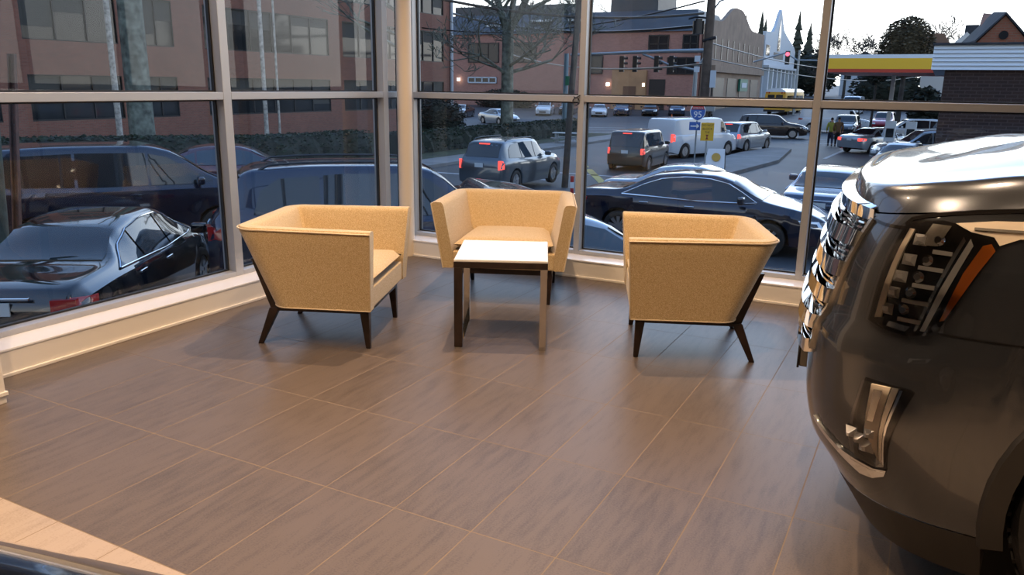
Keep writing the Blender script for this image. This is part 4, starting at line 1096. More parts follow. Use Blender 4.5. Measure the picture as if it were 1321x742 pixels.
# --- brick filling-station shop with clapboard band and gable
b5 = empty('gas_station_shop', (0, 0, 0), 0, 'dark brick shop with white clapboard band and red brick gable, right edge of the view', 'building')
YS = 25.
MB().box(3.87, 16, YS, YS+12, -2.3, 2.10).build('wall', M_BRICKD, b5)
mb = MB().box(3.50, 16, YS-.06, YS+12.1, 2.08, 2.86)
for k in range(6):
    z0 = 2.08+.13*k; mb.hexa([(3.46, YS-.16, z0), (16, YS-.16, z0), (16, YS, z0), (3.46, YS, z0)], [(3.46, YS-.08, z0+.13), (16, YS-.08, z0+.13), (16, YS, z0+.13), (3.46, YS, z0+.13)])
mb.build('fascia', mat('pale clapboard', (.70, .76, .82), .6), b5)
MB().box(3.42, 16, YS-.22, YS+12.2, 2.86, 2.92).build('gutter', M_SHING, b5)
A0, A1 = Vector((5.335, YS-.1, 3.73)), Vector((5.07, 26.5, 3.90))
sh_ = A1-A0
g0, g1 = Vector((4.66, YS-.1, 2.92)), Vector((6.05, YS-.1, 2.92))
MB().add([g0, g1, A0, g0+Vector((0, 5, 0)), g1+Vector((0, 5, 0)), A0+sh_*2], [(0, 1, 2), (5, 4, 3), (0, 2, 5, 3), (1, 4, 5, 2), (0, 3, 4, 1)]).build('gable', M_BRICKO, b5)
for q in (g0+Vector((-.06, -.1, 0)), g1+Vector((.06, -.1, 0))):
    bk = q+Vector((-.42 if q.x < 5 else -.2, 3.2, 0)); a = A0+Vector((0, -.1, .03)); a1 = A0+sh_*1.05; up = Vector((0, 0, .07))
    MB().hexa([q, a, a1, bk], [q+up, a+up, a1+up, bk+up]).build('roof', M_SHING, b5)
MB().cyl((5.36, YS-.1, 3.14), .13, -.06, .0, 'y', 20).build('vent', M_WELL, b5)
# --- filling station canopy with banded fascia
cn = empty('gas_station_canopy', (0, 0, 0), 0, 'filling station canopy with white, yellow and red fascia band', 'canopy')
M_CY = mat('canopy yellow', (.85, .50, .02), .45); M_CR = mat('canopy red', (.50, .04, .015), .45); M_CW = mat('canopy white', (.72, .78, .82), .45)
MB().box(-1.95, 5.5, 42, 54, 2.30, 2.48).build('fascia_stripe', M_CR, cn)['label'] = 'red stripe of the canopy fascia'
MB().box(-1.95, 5.5, 42, 54, 2.48, 3.03).build('fascia_stripe', M_CY, cn)['label'] = 'yellow band of the canopy fascia'
MB().box(-1.95, 5.5, 42, 54, 3.03, 3.22).build('fascia_stripe', M_CW, cn)['label'] = 'white top band of the canopy fascia'
for x in (1.1, 4.6):
    for y in (51,): MB().box(x-.12, x+.12, y-.12, y+.12, gz(48), 2.3).build('column', M_CW, cn)
for x in (1.55, 2.6):
    p = empty('fuel_pump', (x, 45.2, gz(45)), 0, 'white fuel pump under the canopy, '+('left one' if x < 2 else 'nearer the brick shop'), 'fuel pump')
    MB().box(-.28, .28, -.25, .25, 0, 1.9).build('cabinet', M_CW, p, bevel=.03)
    MB().box(-.2, .2, -.27, -.25, 1.0, 1.5).build('display', M_WING, p)
    MB().tube([(.28, 0, 1.3), (.42, 0, .9), (.40, 0, .4), (.28, 0, .8)], .02, 6).build('hose', M_CARBLK, p)
# ================================================================== trees, hedges, poles, signs, people
M_BARK = mat('grey-green bark', (.115, .135, .115), .9, noise=(3.5, .65), bump=(9, .6))
M_BARKD = mat('dark bark', (.045, .040, .036), .95, noise=(4, .4))
M_BIRCH = mat('white birch bark', (.40, .385, .35), .8, noise=(7, .45))
M_WOODP = mat('weathered pole timber', (.085, .065, .052), .9, noise=(3, .3))
M_LEAFH = mat('hedge leaves', (.018, .032, .016), .8, noise=(3, .5))
M_LEAFD = mat('dark shrub leaves', (.012, .02, .014), .8, noise=(3, .5))
M_LEAFT = mat('dry treetop foliage', (.075, .062, .034), .85, noise=(1.5, .5))
M_CONIF = mat('conifer needles', (.030, .036, .022), .85, noise=(1.2, .5))
M_STEEL = mat('galvanised steel', (.28, .32, .35), .45, .6)
M_BLKMET = mat('black painted metal', (.012, .012, .013), .4)
def bare_tree(name, loc, h, r, label, seed, bark=None, spread=.55, depth=5, fork=.45, group=None, cat='tree', nb=3, twig=1., lean=(0, 0)):
    rnd = random.Random(seed); root = empty(name, loc, 0, label, cat, group)
    tr, br = MB(), MB(); bark = bark or M_BARK
    def grow(p, d, ln, rad, lev):
        n = 3; pts = [p]; rr = [rad]; q = p; dd = d
        for k in range(n):
            dd = (dd+Vector((rnd.uniform(-1, 1), rnd.uniform(-1, 1), rnd.uniform(-.3, .6)))*.16).normalized(); q = q+dd*(ln/n); pts.append(q); rr.append(max(.011*twig, rad*(1-.38*(k+1)/n)))
        br.tube(pts, rr, 6 if lev < 2 else 4, cap=False)
        if lev >= depth: return
        for k in range(nb if lev else nb+1):
            t = rnd.choice([1, 1, 2/3, 1/3]) if k else 1
            b = pts[int(t*n)]; ax = Vector((rnd.uniform(-1, 1), rnd.uniform(-1, 1), rnd.uniform(-.25, .7))).normalized()
            grow(b, (dd*.75+ax*spread*1.4).normalized(), ln*rnd.uniform(.55, .8), rr[int(t*n)]*rnd.uniform(.5, .75), lev+1)
    top = Vector((lean[0], lean[1], h*fork)); pts = [Vector((0, 0, -.1)), Vector((0, 0, h*.06)), top*.5, top]
    tr.tube(pts, [r*1.3, r*1.02, r*.95, r*.85], 14, cap=False); tr.build('trunk', bark, root, smooth=70)
    n0 = 3
    for k in range(n0):
        a = 2*math.pi*(k+rnd.uniform(-.2, .2))/n0; grow(top-Vector((0, 0, .15)), Vector((math.cos(a)*spread, math.sin(a)*spread, 1)).normalized(), h*.26, r*.62, 1)
    for k in range(3):
        t = rnd.uniform(.6, .95); a = rnd.uniform(0, 6.28); grow(top*t, Vector((math.cos(a), math.sin(a), .35)).normalized(), h*.20, r*.30, 2)
    br.build('branches', bark, root, smooth=70)
    return root
def leaf_cloud(mb, n, fn, size, rnd):
    for _ in range(n):
        p = fn(); q = Matrix.Rotation(rnd.uniform(0, 6.28), 3, 'Z') @ Matrix.Rotation(rnd.uniform(-1.3, 1.3), 3, 'X'); s = size*rnd.uniform(.6, 1.3)
        mb.add([Vector(p)+q @ Vector(c)*s for c in ((-.5, 0, 0), (0, -.3, .05), (.5, 0, 0), (0, .3, .05))], [(0, 1, 2, 3)])
def hedge(name, x0, x1, y0, y1, h, n, label, seed, m=None):
    rnd = random.Random(seed); r = empty(name, ((x0+x1)/2, (y0+y1)/2, gz((y0+y1)/2)), 0, label, 'hedge')
    dx, dy = (x1-x0)/2, (y1-y0)/2; NY = int((y1-y0)/.5); rows = []
    for k in range(NY+1):
        y = lerp(-dy, dy, k/NY); j = lambda: rnd.uniform(-.09, .09); z = gz(y+(y0+y1)/2)-gz((y0+y1)/2)
        rows.append([(-dx+j(), y, z), (-dx+j(), y, z+h*.6), (-dx*.8+j(), y, z+h+j()), (0, y, z+h+j()), (dx*.8+j(), y, z+h+j()), (dx+j(), y, z+h*.6), (dx+j(), y, z)])
    mb = MB().grid(rows); mb.f += [tuple(range(7)), tuple(range(NY*7, NY*7+7))]; mb.fm += [0, 0]; mb.build('twig_core', m or M_LEAFD, r)
    lf = MB()
    def pt():
        y = rnd.uniform(-dy, dy); z = gz(y+(y0+y1)/2)-gz((y0+y1)/2)
        return (rnd.uniform(-dx, dx), y, z+h+rnd.uniform(-.05, .08)) if rnd.random() < .5 else (rnd.choice((-dx, dx))+rnd.uniform(-.06, .08), y, z+rnd.uniform(0, h))
    leaf_cloud(lf, n, pt, .16, rnd); tag(lf.build('leaves', m or M_LEAFH, r, recalc=False), kind='stuff')
    return r
def blob(name, loc, rad, n, label, seed, m, size=.3, cat='shrub', trunk=0, core=.85, group=None):
    rnd = random.Random(seed); r = empty(name, loc, 0, label, cat, group)
    c = MB(); rx, ry, rz = rad; rows = []
    for i in range(9):
        t = math.pi*i/8; rows.append([(rx*core*math.sin(t)*math.cos(a)*rnd.uniform(.85, 1.1), ry*core*math.sin(t)*math.sin(a)*rnd.uniform(.85, 1.1), trunk+rz+rz*core*math.cos(t)) for a in [2*math.pi*k/12 for k in range(12)]])
    c.grid(rows, close=True); c.build('inner_foliage', m, r, smooth=60)
    lf = MB()
    def pt():
        v = Vector((rnd.gauss(0, 1), rnd.gauss(0, 1), rnd.gauss(0, 1))).normalized()*rnd.uniform(.80, 1.06); return (v.x*rx, v.y*ry, trunk+rz+v.z*rz)
    leaf_cloud(lf, n, pt, size, rnd); tag(lf.build('foliage', m, r, recalc=False), kind='stuff')
    if trunk: MB().tube([(0, 0, -.1), (.05, 0, trunk+rz*.5)], [rx*.12, rx*.08], 8).build('trunk', M_BARKD, r, smooth=60)
    return r
def conifer(loc, h, r, label, seed):
    rnd = random.Random(seed); o = empty('conifer', loc, 0, label, 'tree', None)
    mb = MB(); nl = 16
    for k in range(nl):
        z0 = h*(.08+.9*k/nl); rr = r*(1-k/nl)**.8*rnd.uniform(.75, 1.15)+.15; m_ = 11
        rows = [[(rr*math.cos(a)*rnd.uniform(.7, 1.15), rr*math.sin(a)*rnd.uniform(.7, 1.15), z0+rnd.uniform(-.5, .1)) for a in [2*math.pi*j/m_ for j in range(m_)]], [(0, 0, z0+h*.14)]*m_]
        mb.grid(rows, close=True)
    mb.build('needles', M_CONIF, o, recalc=False); MB().tube([(0, 0, -.5), (0, 0, h*.6)], [r*.09, r*.04], 8).build('trunk', M_BARKD, o)
bare_tree('street_tree', (-24.0, 16.0, -1.95), 19, .48, 'thick mottled street tree trunk before the office block, left pane', 3, fork=.62, depth=5, twig=1.6)
bare_tree('street_tree', (-23.2, 33.2, -2.0), 15, .40, 'pale tree trunk at the right edge of the second left pane', 8, fork=.52, depth=6, twig=1.6)
bare_tree('street_tree', (-21.5, 42.0, -2.15), 15.8, .43, 'big mottled tree with spreading bare limbs, middle of the corner pane', 21, fork=.44, depth=6, spread=.75, twig=1.8, nb=4)
for (y, lab, r_) in ((17.2, 'single white birch trunk left of the thick street tree', .125), (25.75, 'left of the pair of white birch trunks by the brick wall', .11), (26.7, 'thinner right one of the white birch trunks by the brick wall', .06)):
    bare_tree('birch_tree', (-27, y, -1.9), 17, r_, lab, int(y*7), M_BIRCH, fork=.75, depth=3, spread=.5)
for i, (x, y, h, lab) in enumerate(((-58, 124, 18, 'bare tree behind the mansard roof, left of the big street tree'), (-49, 127, 17, 'bare tree behind the mansard roof, half covered by the window mullion'), (-40, 130, 17, 'bare tree rising over the roof plant room'),
    (-17, 165, 13.5, 'pale bare tree at the top of the street'), (-12.5, 160, 13, 'bare tree left of the filling station canopy'), (-8.4, 150, 12, 'bare tree behind the canopy, right of the window mullion'), (4.0, 130, 13, 'wispy bare tree behind the white house'))):
    bare_tree('bare_tree', (x, y, gz(y)), h, .26, lab, 40+i, M_BARKD, fork=.35, depth=5, twig=3.5, spread=.6)
for i, (x, y, h, lab) in enumerate(((-41.5, 205, 19, 'leftmost conifer above the pale building roof'), (-38, 207, 20, 'conifer left of the pointed gable'), (-34.5, 215, 19, 'conifer directly behind the pointed gable'), (-29.5, 210, 20, 'tall conifer right of the pointed gable'), (-26, 205, 17, 'shorter conifer near the window mullion'))):
    conifer((x, y, gz(y)-1), h, 2.7, lab, 60+i)
for i, (x, y, h, lab) in enumerate(((-36.2, 176, 17.0, 'bushy conifer over the curved gable shoulder'), (-32.2, 182, 16.5, 'conifer between the curved gable and the pointed gable'))):
    conifer((x, y, gz(y)-1), h, 3.2, lab, 80+i)
for i, (x, y, rx, rz, lab) in enumerate(((-2.5, 112, 4.5, 2.6, 'dark shrubs beyond the filling station, left end'), (6.5, 116, 5, 2.8, 'dark shrubs beyond the filling station, under the dense tree'), (3.0, 62, 1.1, 1.9, 'dark shrub below the white house, right of the canopy'))):
    blob('shrub', (x, y, gz(y)), (rx, 2.5, rz), 1500, lab, 90+i, M_LEAFD, .6)
blob('evergreen_mass', (-21.5, 178, gz(178)), (6, 5, 4.6), 1500, 'dark evergreen mass at the end of the street below the conifers', 71, M_LEAFD, 1.0, 'shrub')
blob('dense_tree', (1.25, 60, gz(60)), (1.75, 1.8, 2.0), 5200, 'dense dry-leaved tree above the yellow canopy', 72, M_LEAFT, .24, 'tree', trunk=4.6, core=.8)
blob('dense_tree', (-.9, 66, gz(66)), (.9, 1.0, 1.3), 1500, 'small dark tree left of the dense dry-leaved tree', 73, M_LEAFD, .24, 'tree', trunk=4.0, core=.75)
hedge('hedge', -22.0, -20.4, 2, 26, 1.28, 9000, 'long clipped hedge before the office block, behind the minivan', 5)
hedge('hedge', -20.6, -19.4, 27.5, 51, 1.15, 6000, 'clipped hedge behind the grey SUV, at the roots of the big tree', 6)
blob('shrub', (-24.5, 38.5, -2.2), (1.6, 1.6, 1.35), 2600, 'round dark shrub between the office corner and the big tree', 7, M_LEAFD, .2)
blob('shrub', (-48, 91, -2.2), (4.5, 1.5, 1.5), 2200, 'dark planting under the low white-framed window', 9, M_LEAFD, .35)
# poles by the left window
p = empty('sign_post', (-7.08, .78, -1.67), 0, 'rust-brown leaning steel post between the black sedan and the minivan', 'post')
d0, d1 = Vector((0, 0, 0)), Vector((-.55, .70, 3.40))
sv = Vector((.88, .47, 0))
mb = MB().bar([d0, d1], .085, .02, lambda i: sv)
for q in (-.04, .04): mb.bar([d0+sv*q+Vector((.01, -.03, 0)), d1+sv*q+Vector((.01, -.03, 0))], .018, .05, lambda i: sv)
mb.build('channel', mat('rusty steel', (.075, .028, .018), .8, noise=(9, .4)), p)
mb = MB()
for k in range(24): c_ = d0.lerp(d1, .04+.04*k)+Vector((.008, -.018, 0)); mb.cyl(c_, .010, -.004, .004, 'y', 8)
mb.build('bolt_heads', M_BLKMET, p)
p = empty('utility_pole', (-8.15, 1.15, -1.67), 0, 'mossy green pole at the far left edge of the window', 'pole')
MB().tube([(0, 0, 0), (-.20, .30, 2.9), (-.36, .55, 5)], [.15, .13, .11], 14).build('shaft', mat('mossy timber', (.035, .055, .045), .9, noise=(5, .5)), p, smooth=60)
MB().box(-.10, -.04, .1, .22, 2.55, 2.75).build('tag', M_WHITEB, p)
# main utility pole, wires, transformer, lamp
UP = Vector((-8.9, 44, -2.2))
p = empty('utility_pole', UP, 0, 'tall timber utility pole with transformer beside the signal arm', 'pole')
MB().tube([(0, 0, -.1), (0, 0, 6), (0, 0, 13)], [.29, .27, .22], 16).build('shaft', M_WOODP, p, smooth=60)
MB().cyl((-.65, -.1, 6.7), .34, 0, .75, n=20).cyl((-.65, -.1, 7.45), .22, 0, .12, n=16).build('transformer', M_BLKMET, p, smooth=40)
MB().tube([(0, 0, 7.6), (-.9, 0, 7.7), (-1.3, 0, 7.6)], .06, 6).tube([(-.3, -.2, 6.3), (.5, -.2, 6.5)], .10, 6).build('cable_loops', M_BLKMET, p, smooth=60)
MB().tube([(.1, 0, 8.0), (.5, 0, 8.55), (1.2, 0, 8.75), (1.85, -.1, 8.8)], .05, 6).build('lamp_arm', M_STEEL, p, smooth=60)
MB().box(1.7, 2.1, -.2, .1, 8.72, 8.86).build('lamp_head', M_STEEL, p, bevel=.03)
for (dx, z, h) in ((.50, 3.6, 1.0), (-.52, 5.1, .35), (-.52, 4.5, .3)): MB().box(dx-.17, dx+.17, -.33, -.28, z, z+h).build('panel', M_WHITEB, p)
MB().box(.2, .75, -.4, -.2, 2.2, 2.9).build('cabinet', M_STEEL, p, bevel=.02)
MB().cyl((.46, -.25, 0), .05, 0, 4.6, n=10).build('conduit', M_BLKMET, p)
wires = (((-.4, 0, 7.9), (-17, -10, 9.2), .08, 'thick cable sagging left from the utility pole'), ((-.5, 0, 7.2), (-26, 12, 9.6), .10, 'black cable running from the transformer to the left roof'), ((-.4, 0, 8.6), (-22, 2, 7.6), .05, 'thin wire crossing the mansard roof'),
         ((0, 0, 9.4), (-22.4, -6, 10.6), .05, 'topmost thin wire left of the utility pole'), ((0, 0, 5.0), (-30, 30, 7.0), .06, 'low wire across the brick building'), ((.1, 0, 6.2), (2, 90, 7.2), .04, 'wire running up the street from the utility pole'), ((.1, 0, 5.3), (10, 70, 5.4), .035, 'wire from the utility pole towards the bare trees'))
for a, b, r_, lab in wires:
    a = UP+Vector(a); b = UP+Vector(b); w = MB(); w.tube([a.lerp(b, t/14)-Vector((0, 0, 4*.9*(t/14)*(1-t/14))) for t in range(15)], r_, 5)
    tag(w.build('overhead_wire', M_BLKMET, None, smooth=60), lab, 'wire', 'overhead wires')
# traffic signal mast with long arm
p = empty('traffic_signal_mast', (-13.9, 60, gz(60)), 0, 'grey steel signal mast with long arm left of the utility pole', 'traffic signal')
MB().tube([(0, 0, 0), (0, 0, 5.4)], [.20, .16], 12).build('post', M_STEEL, p, smooth=60)
MB().tube([(0, 0, 5.0), (.9, 0, 6.3)], .10, 8).tube([(.9, -.1, 6.45), (-3, -.1, 6.4), (-11, -.1, 6.15)], [.17, .15, .11], 10).tube([(.2, 0, 4.9), (-2.2, -.1, 5.35), (-4.5, -.1, 6.2)], .09, 8).build('arm', M_STEEL, p, smooth=60)
for k, x in enumerate((-6.2, -5.05, -3.2, -1.95)):
    h = MB().box(x-.20, x+.20, -.45, -.15, 4.75, 6.05); hd = h.build('signal_head', M_BLKMET, p, bevel=.04)
    for j in range(3):
        rows = []
        zc = 4.98+.42*j
        for q in (0, .28): rows.append([(x+.20+q*.9, -.30+.15*math.cos(R(a)), zc+.15*math.sin(R(a))) for a in range(-20, 201, 20)])
        MB().grid(rows).build('visor', M_BLKMET, hd, recalc=False)
        if k == 3 and j == 2: pass
st = empty('street_name_pole', (-22.3, 53.2, gz(53)), R(-20), 'blue-grey pole with green street name plate behind the big tree', 'sign')
MB().tube([(0, 0, 0), (0, 0, 6)], [.22, .18], 12).build('post', mat('blue-grey steel', (.16, .24, .29), .5, .3), st, smooth=60)
MB().box(.2, 1.0, -.25, -.22, 3.6, 4.3).build('plate', mat('street sign green', (.01, .20, .10), .5), st)
dp = empty('service_pole', (-7.75, 21.3, -2.2), 0, 'dark slanting pole just left of the window mullion', 'pole')
MB().tube([(-.05, -.4, 0), (0, -.2, 3.2), (-.13, .55, 6.6), (-.2, 1.0, 9)], [.12, .115, .10, .09], 12).build('shaft', M_BARKD, dp, smooth=60)
ts = empty('traffic_signal_mast', (-10.9, 92, gz(92)), 0, 'far signal mast with a lit red light before the pale building', 'traffic signal')
MB().tube([(0, 0, 0), (0, 0, 7.2)], [.16, .12], 10).tube([(0, 0, 6.0), (-1.5, 0, 6.9), (-5, 0, 5.9)], .09, 8).tube([(0, 0, 6.1), (5, 0, 6.0)], .08, 8).build('post', M_STEEL, ts, smooth=60)
hd = MB().box(-1.45, -.95, -.35, -.05, 5.6, 7.1).build('signal_head', M_BLKMET, ts, bevel=.04)
MB().cyl((-1.2, -.36, 6.75), .22, -.06, .02, 'y', 16).build('lamp', mat('lit red signal', (.6, .05, .1), .3, emit=(1, .10, .16), emit_s=3), hd)
# interstate, arrow and yellow signs
def frame_at(name, loc, label, cat='sign'): return empty(name, loc, R(27.6), label, cat)
SG = frame_at('route_sign', (-5.03, 28.1, -2.2), 'blue interstate 95 shield with white arrow plate below it')
M_BLUE = mat('sign blue', (.02, .10, .38), .4); M_SRED = mat('sign red', (.45, .03, .03), .4); M_SWH = mat('sign white', (.72, .74, .76), .4); M_SYEL = mat('sign yellow', (.68, .40, .02), .4); M_SBLK = mat('sign lettering black', (.02, .015, .01), .5)
MB().cyl((0, .03, 0), .035, 0, 2.9, n=10).build('post', M_STEEL, SG)
def shield(w, h, t=0):
    pts = [(-.40, .50), (-.28, .46), (-.14, .50), (0, .46), (.14, .50), (.28, .46), (.40, .50), (.50, .30), (.53, .10), (.48, -.12), (.36, -.30), (.18, -.43), (0, -.50), (-.18, -.43), (-.36, -.30), (-.48, -.12), (-.53, .10), (-.50, .30)]
    return [(x*w, z*h) for x, z in pts]
sh = MB().prism([(x, z+2.56) for x, z in shield(.62, .64)], -.012, 0).build('shield', M_SWH, SG)
MB().prism([(x, z+2.56) for x, z in shield(.57, .59) if z < .2], -.016, -.012).build('blue_field', M_BLUE, sh)
MB().prism([(-.285, 2.70), (.285, 2.70), (.22, 2.85), (-.22, 2.85)], -.016, -.012).build('red_field', M_SRED, sh)
text('lettering', '95', .36, M_SWH, sh, (0, -.018, 2.50), (R(90), 0, 0)); text('lettering', 'INTERSTATE', .075, M_SWH, sh, (0, -.018, 2.765), (R(90), 0, 0))
ar = MB().box(-.32, .14, -.012, 0, 1.86, 2.20).build('arrow_plate', M_BLUE, SG)
MB().prism([(-.27, 2.005), (-.02, 2.005), (-.02, 1.93), (.10, 2.03), (-.02, 2.13), (-.02, 2.055), (-.27, 2.055)], -.018, -.012).build('arrow', M_SWH, ar)
YG = frame_at('warning_sign', (-4.55, 28.0, -2.2), 'yellow DO NOT BLOCK sign right of the interstate shield')
MB().box(-.03, .03, .0, .05, 0, 2.2).build('post', M_STEEL, YG)
yb = MB().box(-.27, .27, -.012, 0, 1.45, 2.19).build('plate', M_SYEL, YG, bevel=.01)
for body, z, s in (('DO NOT', 2.08, .125), ('BLOCK', 1.935, .13), ('THE', 1.795, .11)): text('lettering', body, s, M_SBLK, yb, (0, -.014, z), (R(90), 0, 0))
MB().prism([(-.06, 1.70), (.06, 1.70), (.012, 1.61), (.06, 1.51), (-.06, 1.51), (-.012, 1.61)], -.018, -.012).build('box_symbol', mat('dark red symbol', (.20, .01, .01), .5), yb)
# sandwich board
sb = empty('sandwich_board', (-4.62, 29.9, -2.05), R(20), 'white sandwich board with a gold disc below the yellow sign', 'sign')
MB().hexa([(-.50, -.38, 0), (.40, -.38, 0), (.40, -.34, 0), (-.50, -.34, 0)], [(-.30, -.03, .85), (.42, -.03, .85), (.42, 0, .85), (-.30, 0, .85)]).build('front_board', M_SWH, sb)
MB().hexa([(-.40, .34, 0), (.55, .34, 0), (.55, .38, 0), (-.40, .38, 0)], [(-.28, .0, .85), (.44, .0, .85), (.44, .03, .85), (-.28, .03, .85)]).hexa([(.40, -.36, 0), (.43, -.36, 0), (.55, .36, 0), (.52, .36, 0)], [(.42, -.03, .84), (.44, -.03, .84), (.44, .03, .84), (.42, .03, .84)]).build('rear_board', M_BLKMET, sb)
d_ = MB().cyl((.04, 0, 0), .19, -.01, .01, 'y', 28); Mx = Matrix.Translation((0, -.215, .50)) @ Matrix.Rotation(R(-21.5), 4, 'X'); d_.v = [Mx @ Vector(v) for v in d_.v]; d_.build('gold_disc', mat('gold print', (.55, .33, .05), .5), sb)
# traffic cone, delineator, bench, hook
c = empty('traffic_cone', (-20.3, 75.6, gz(75.6)), 0, 'orange traffic cone by the parked row above the white van', 'cone')
MB().box(-.25, .25, -.25, .25, 0, .05).build('base', M_BLKMET, c); MB().cyl((0, 0, 0), .18, .05, .8, n=16, r2=.04).build('cone', mat('cone orange', (.6, .12, .02), .5), c, smooth=40)
c = empty('delineator_post', (-5.05, 15.2, gz(15.2)), 0, 'red and white delineator post left of the window mullion', 'post')
MB().cyl((0, 0, 0), .16, 0, .06, n=16).build('base', M_BLKMET, c)
for k in range(5): MB().cyl((0, 0, 0), .05, .06+.17*k, .23+.17*k, n=14).build('band', M_SRED if k % 2 == 0 else M_SWH, c)
b = empty('picnic_bench', (-16.4, 40.5, -2.2), R(10), 'weathered picnic bench on the verge left of the mullion', 'bench')
MB().box(-.9, .9, -.35, .35, .70, .76).build('tabletop', M_STEEL, b)
for s in (-1, 1):
    MB().box(-.9, .9, s*.62-.13, s*.62+.13, .42, .47).build('seat', M_STEEL, b)
    MB().box(s*.7-.04, s*.7+.04, -.70, .70, .35, .42).box(s*.7-.04, s*.7+.04, -.30, -.22, 0, .70).box(s*.7-.04, s*.7+.04, .22, .30, 0, .70).build('leg', M_STEEL, b)
h = empty('hook', (1.455, .176, 1.335), 0, 'small black ring hook on the window frame bar', 'hook')
MB().tube([(.026*math.cos(R(a)), -.004, -.034+.026*math.sin(R(a))) for a in range(0, 361, 24)], .004, 6).build('ring', M_BLKMET, h, smooth=60)
MB().tube([(-.02, 0, 0), (0, -.006, -.008), (.03, 0, .012)], .005, 6).build('hanger', M_BLKMET, h, smooth=60)
# pedestrians
M_SKIN = mat('skin', (.38, .22, .15), .6)
def skin_mesh(name, pts, edges, rad, m, parent, sub=1):
    me = bpy.data.meshes.new(name); me.from_pydata(pts, edges, []); me.materials.append(m)
    o = bpy.data.objects.new(name, me); COL.objects.link(o); o.parent = parent
    sk = o.modifiers.new('skin', 'SKIN'); lay = me.skin_vertices[0] if me.skin_vertices else None
    if lay is None:
        bm = bmesh.new(); bm.from_mesh(me); bm.verts.layers.skin.verify(); bm.to_mesh(me); bm.free(); lay = me.skin_vertices[0]
    for i, r_ in enumerate(rad):
        lay.data[i].radius = (r_, r_) if not hasattr(r_, '__len__') else r_
    lay.data[0].use_root = True
    s = o.modifiers.new('sub', 'SUBSURF'); s.levels = s.render_levels = sub
    return o
def person(loc, yaw, label, m_jacket, m_legs, stride=.16, h=1.76):
    k = h/1.76; root = empty('person', loc, R(yaw), label, 'person')
    V = lambda *p: tuple(c*k for c in p)
    # pelvis, spine, neck, head ; legs ; arms
    pts = [V(0, 0, .95), V(0, 0, 1.15), V(-.01, 0, 1.38), V(0, 0, 1.50), V(.02, 0, 1.58), V(.03, 0, 1.70),
           V(0, .10, .92), V(stride*.6, .10, .50), V(stride, .10, .09), V(stride+.16, .11, .035), V(0, -.10, .92), V(-stride*.3, -.10, .50), V(-stride*1.2, -.10, .10), V(-stride*1.2+.15, -.11, .035),
           V(0, .19, 1.42), V(-.04, .26, 1.14), V(.10, .25, .92), V(0, -.19, 1.42), V(.02, -.26, 1.14), V(.16, -.24, .94)]
    ed = [(0, 1), (1, 2), (2, 3), (3, 4), (4, 5), (0, 6), (6, 7), (7, 8), (8, 9), (0, 10), (10, 11), (11, 12), (12, 13), (2, 14), (14, 15), (15, 16), (2, 17), (17, 18), (18, 19)]
    rad = [.13, .12, .14, .06, .075, .085, .085, .06, .045, .035, .085, .06, .045, .035, .06, .045, .035, .06, .045, .035]
    skin_mesh('body', pts, ed, [r_*k for r_ in rad], M_SKIN, root, 2)
    # hands: palm and five fingers each
    for (w, s) in ((pts[16], 1), (pts[19], -1)):
        w = Vector(w); hp = [w, w+Vector((.02, 0, -.08))]; he = [(0, 1)]; hr = [.028, .034]
        for f in range(4):
            b = len(hp); hp += [w+Vector((.0+.022*f-.01, 0, -.10)), w+Vector((.01+.022*f-.01, -s*.01, -.15)), w+Vector((.015+.02*f-.01, -s*.03, -.175+.006*abs(f-1.5)))]; he += [(1, b), (b, b+1), (b+1, b+2)]; hr += [.010, .009, .008]
        b = len(hp); hp += [w+Vector((.045, -s*.015, -.07)), w+Vector((.06, -s*.02, -.11))]; he += [(1, b), (b, b+1)]; hr += [.011, .009]
        skin_mesh('hand', hp, he, hr, M_SKIN, root)
    # jacket, trousers, shoes and hair over the body
    jp = [V(0, 0, .86), V(0, 0, 1.0), V(0, 0, 1.2), V(-.01, 0, 1.42), V(0, 0, 1.5), V(0, .19, 1.43), V(-.04, .265, 1.14), V(.08, .25, .95), V(0, -.19, 1.43), V(.02, -.265, 1.14), V(.14, -.24, .97)]
    skin_mesh('jacket', jp, [(0, 1), (1, 2), (2, 3), (3, 4), (3, 5), (5, 6), (6, 7), (3, 8), (8, 9), (9, 10)], [(.21, .16), (.20, .16), (.19, .15), (.18, .14), .08, .09, .072, .06, .09, .072, .06], m_jacket, root, 2)
    tp = [V(0, 0, .98), V(0, 0, .90), V(0, .10, .86), V(stride*.6, .10, .50), V(stride, .10, .10), V(0, -.10, .86), V(-stride*.3, -.10, .50), V(-stride*1.2, -.10, .11)]
    skin_mesh('trousers', tp, [(0, 1), (1, 2), (2, 3), (3, 4), (1, 5), (5, 6), (6, 7)], [.14, .15, .105, .08, .065, .105, .08, .065], m_legs, root, 2)
    for q in (8, 12):
        a = Vector(pts[q]); MB().box(a.x-.08, a.x+.20, a.y-.05, a.y+.05, max(0, a.z-.09), a.z-.0).build('shoe', M_BLKMET, root, bevel=.03, seg=3)
    hd = Vector(pts[5]); rows = []
    for i in range(7):
        t = R(lerp(0, 100, i/6)); rows.append([(hd.x-.012+.105*math.sin(t)*math.cos(a), hd.y+.090*math.sin(t)*math.sin(a), hd.z+.015+.11*math.cos(t)-(.03 if math.cos(a) < -.3 and i > 4 else 0)) for a in [2*math.pi*j/16 for j in range(16)]])
    MB().grid(rows, close=True).build('hair', mat('dark hair', (.02, .014, .01), .8), root, smooth=60)
    f = MB(); f.hexa([(hd.x+.075, -.012, hd.z-.03), (hd.x+.105, -.014, hd.z-.035), (hd.x+.105, .014, hd.z-.035), (hd.x+.075, .012, hd.z-.03)], [(hd.x+.07, -.006, hd.z+.02), (hd.x+.085, -.006, hd.z+.02), (hd.x+.085, .006, hd.z+.02), (hd.x+.07, .006, hd.z+.02)])
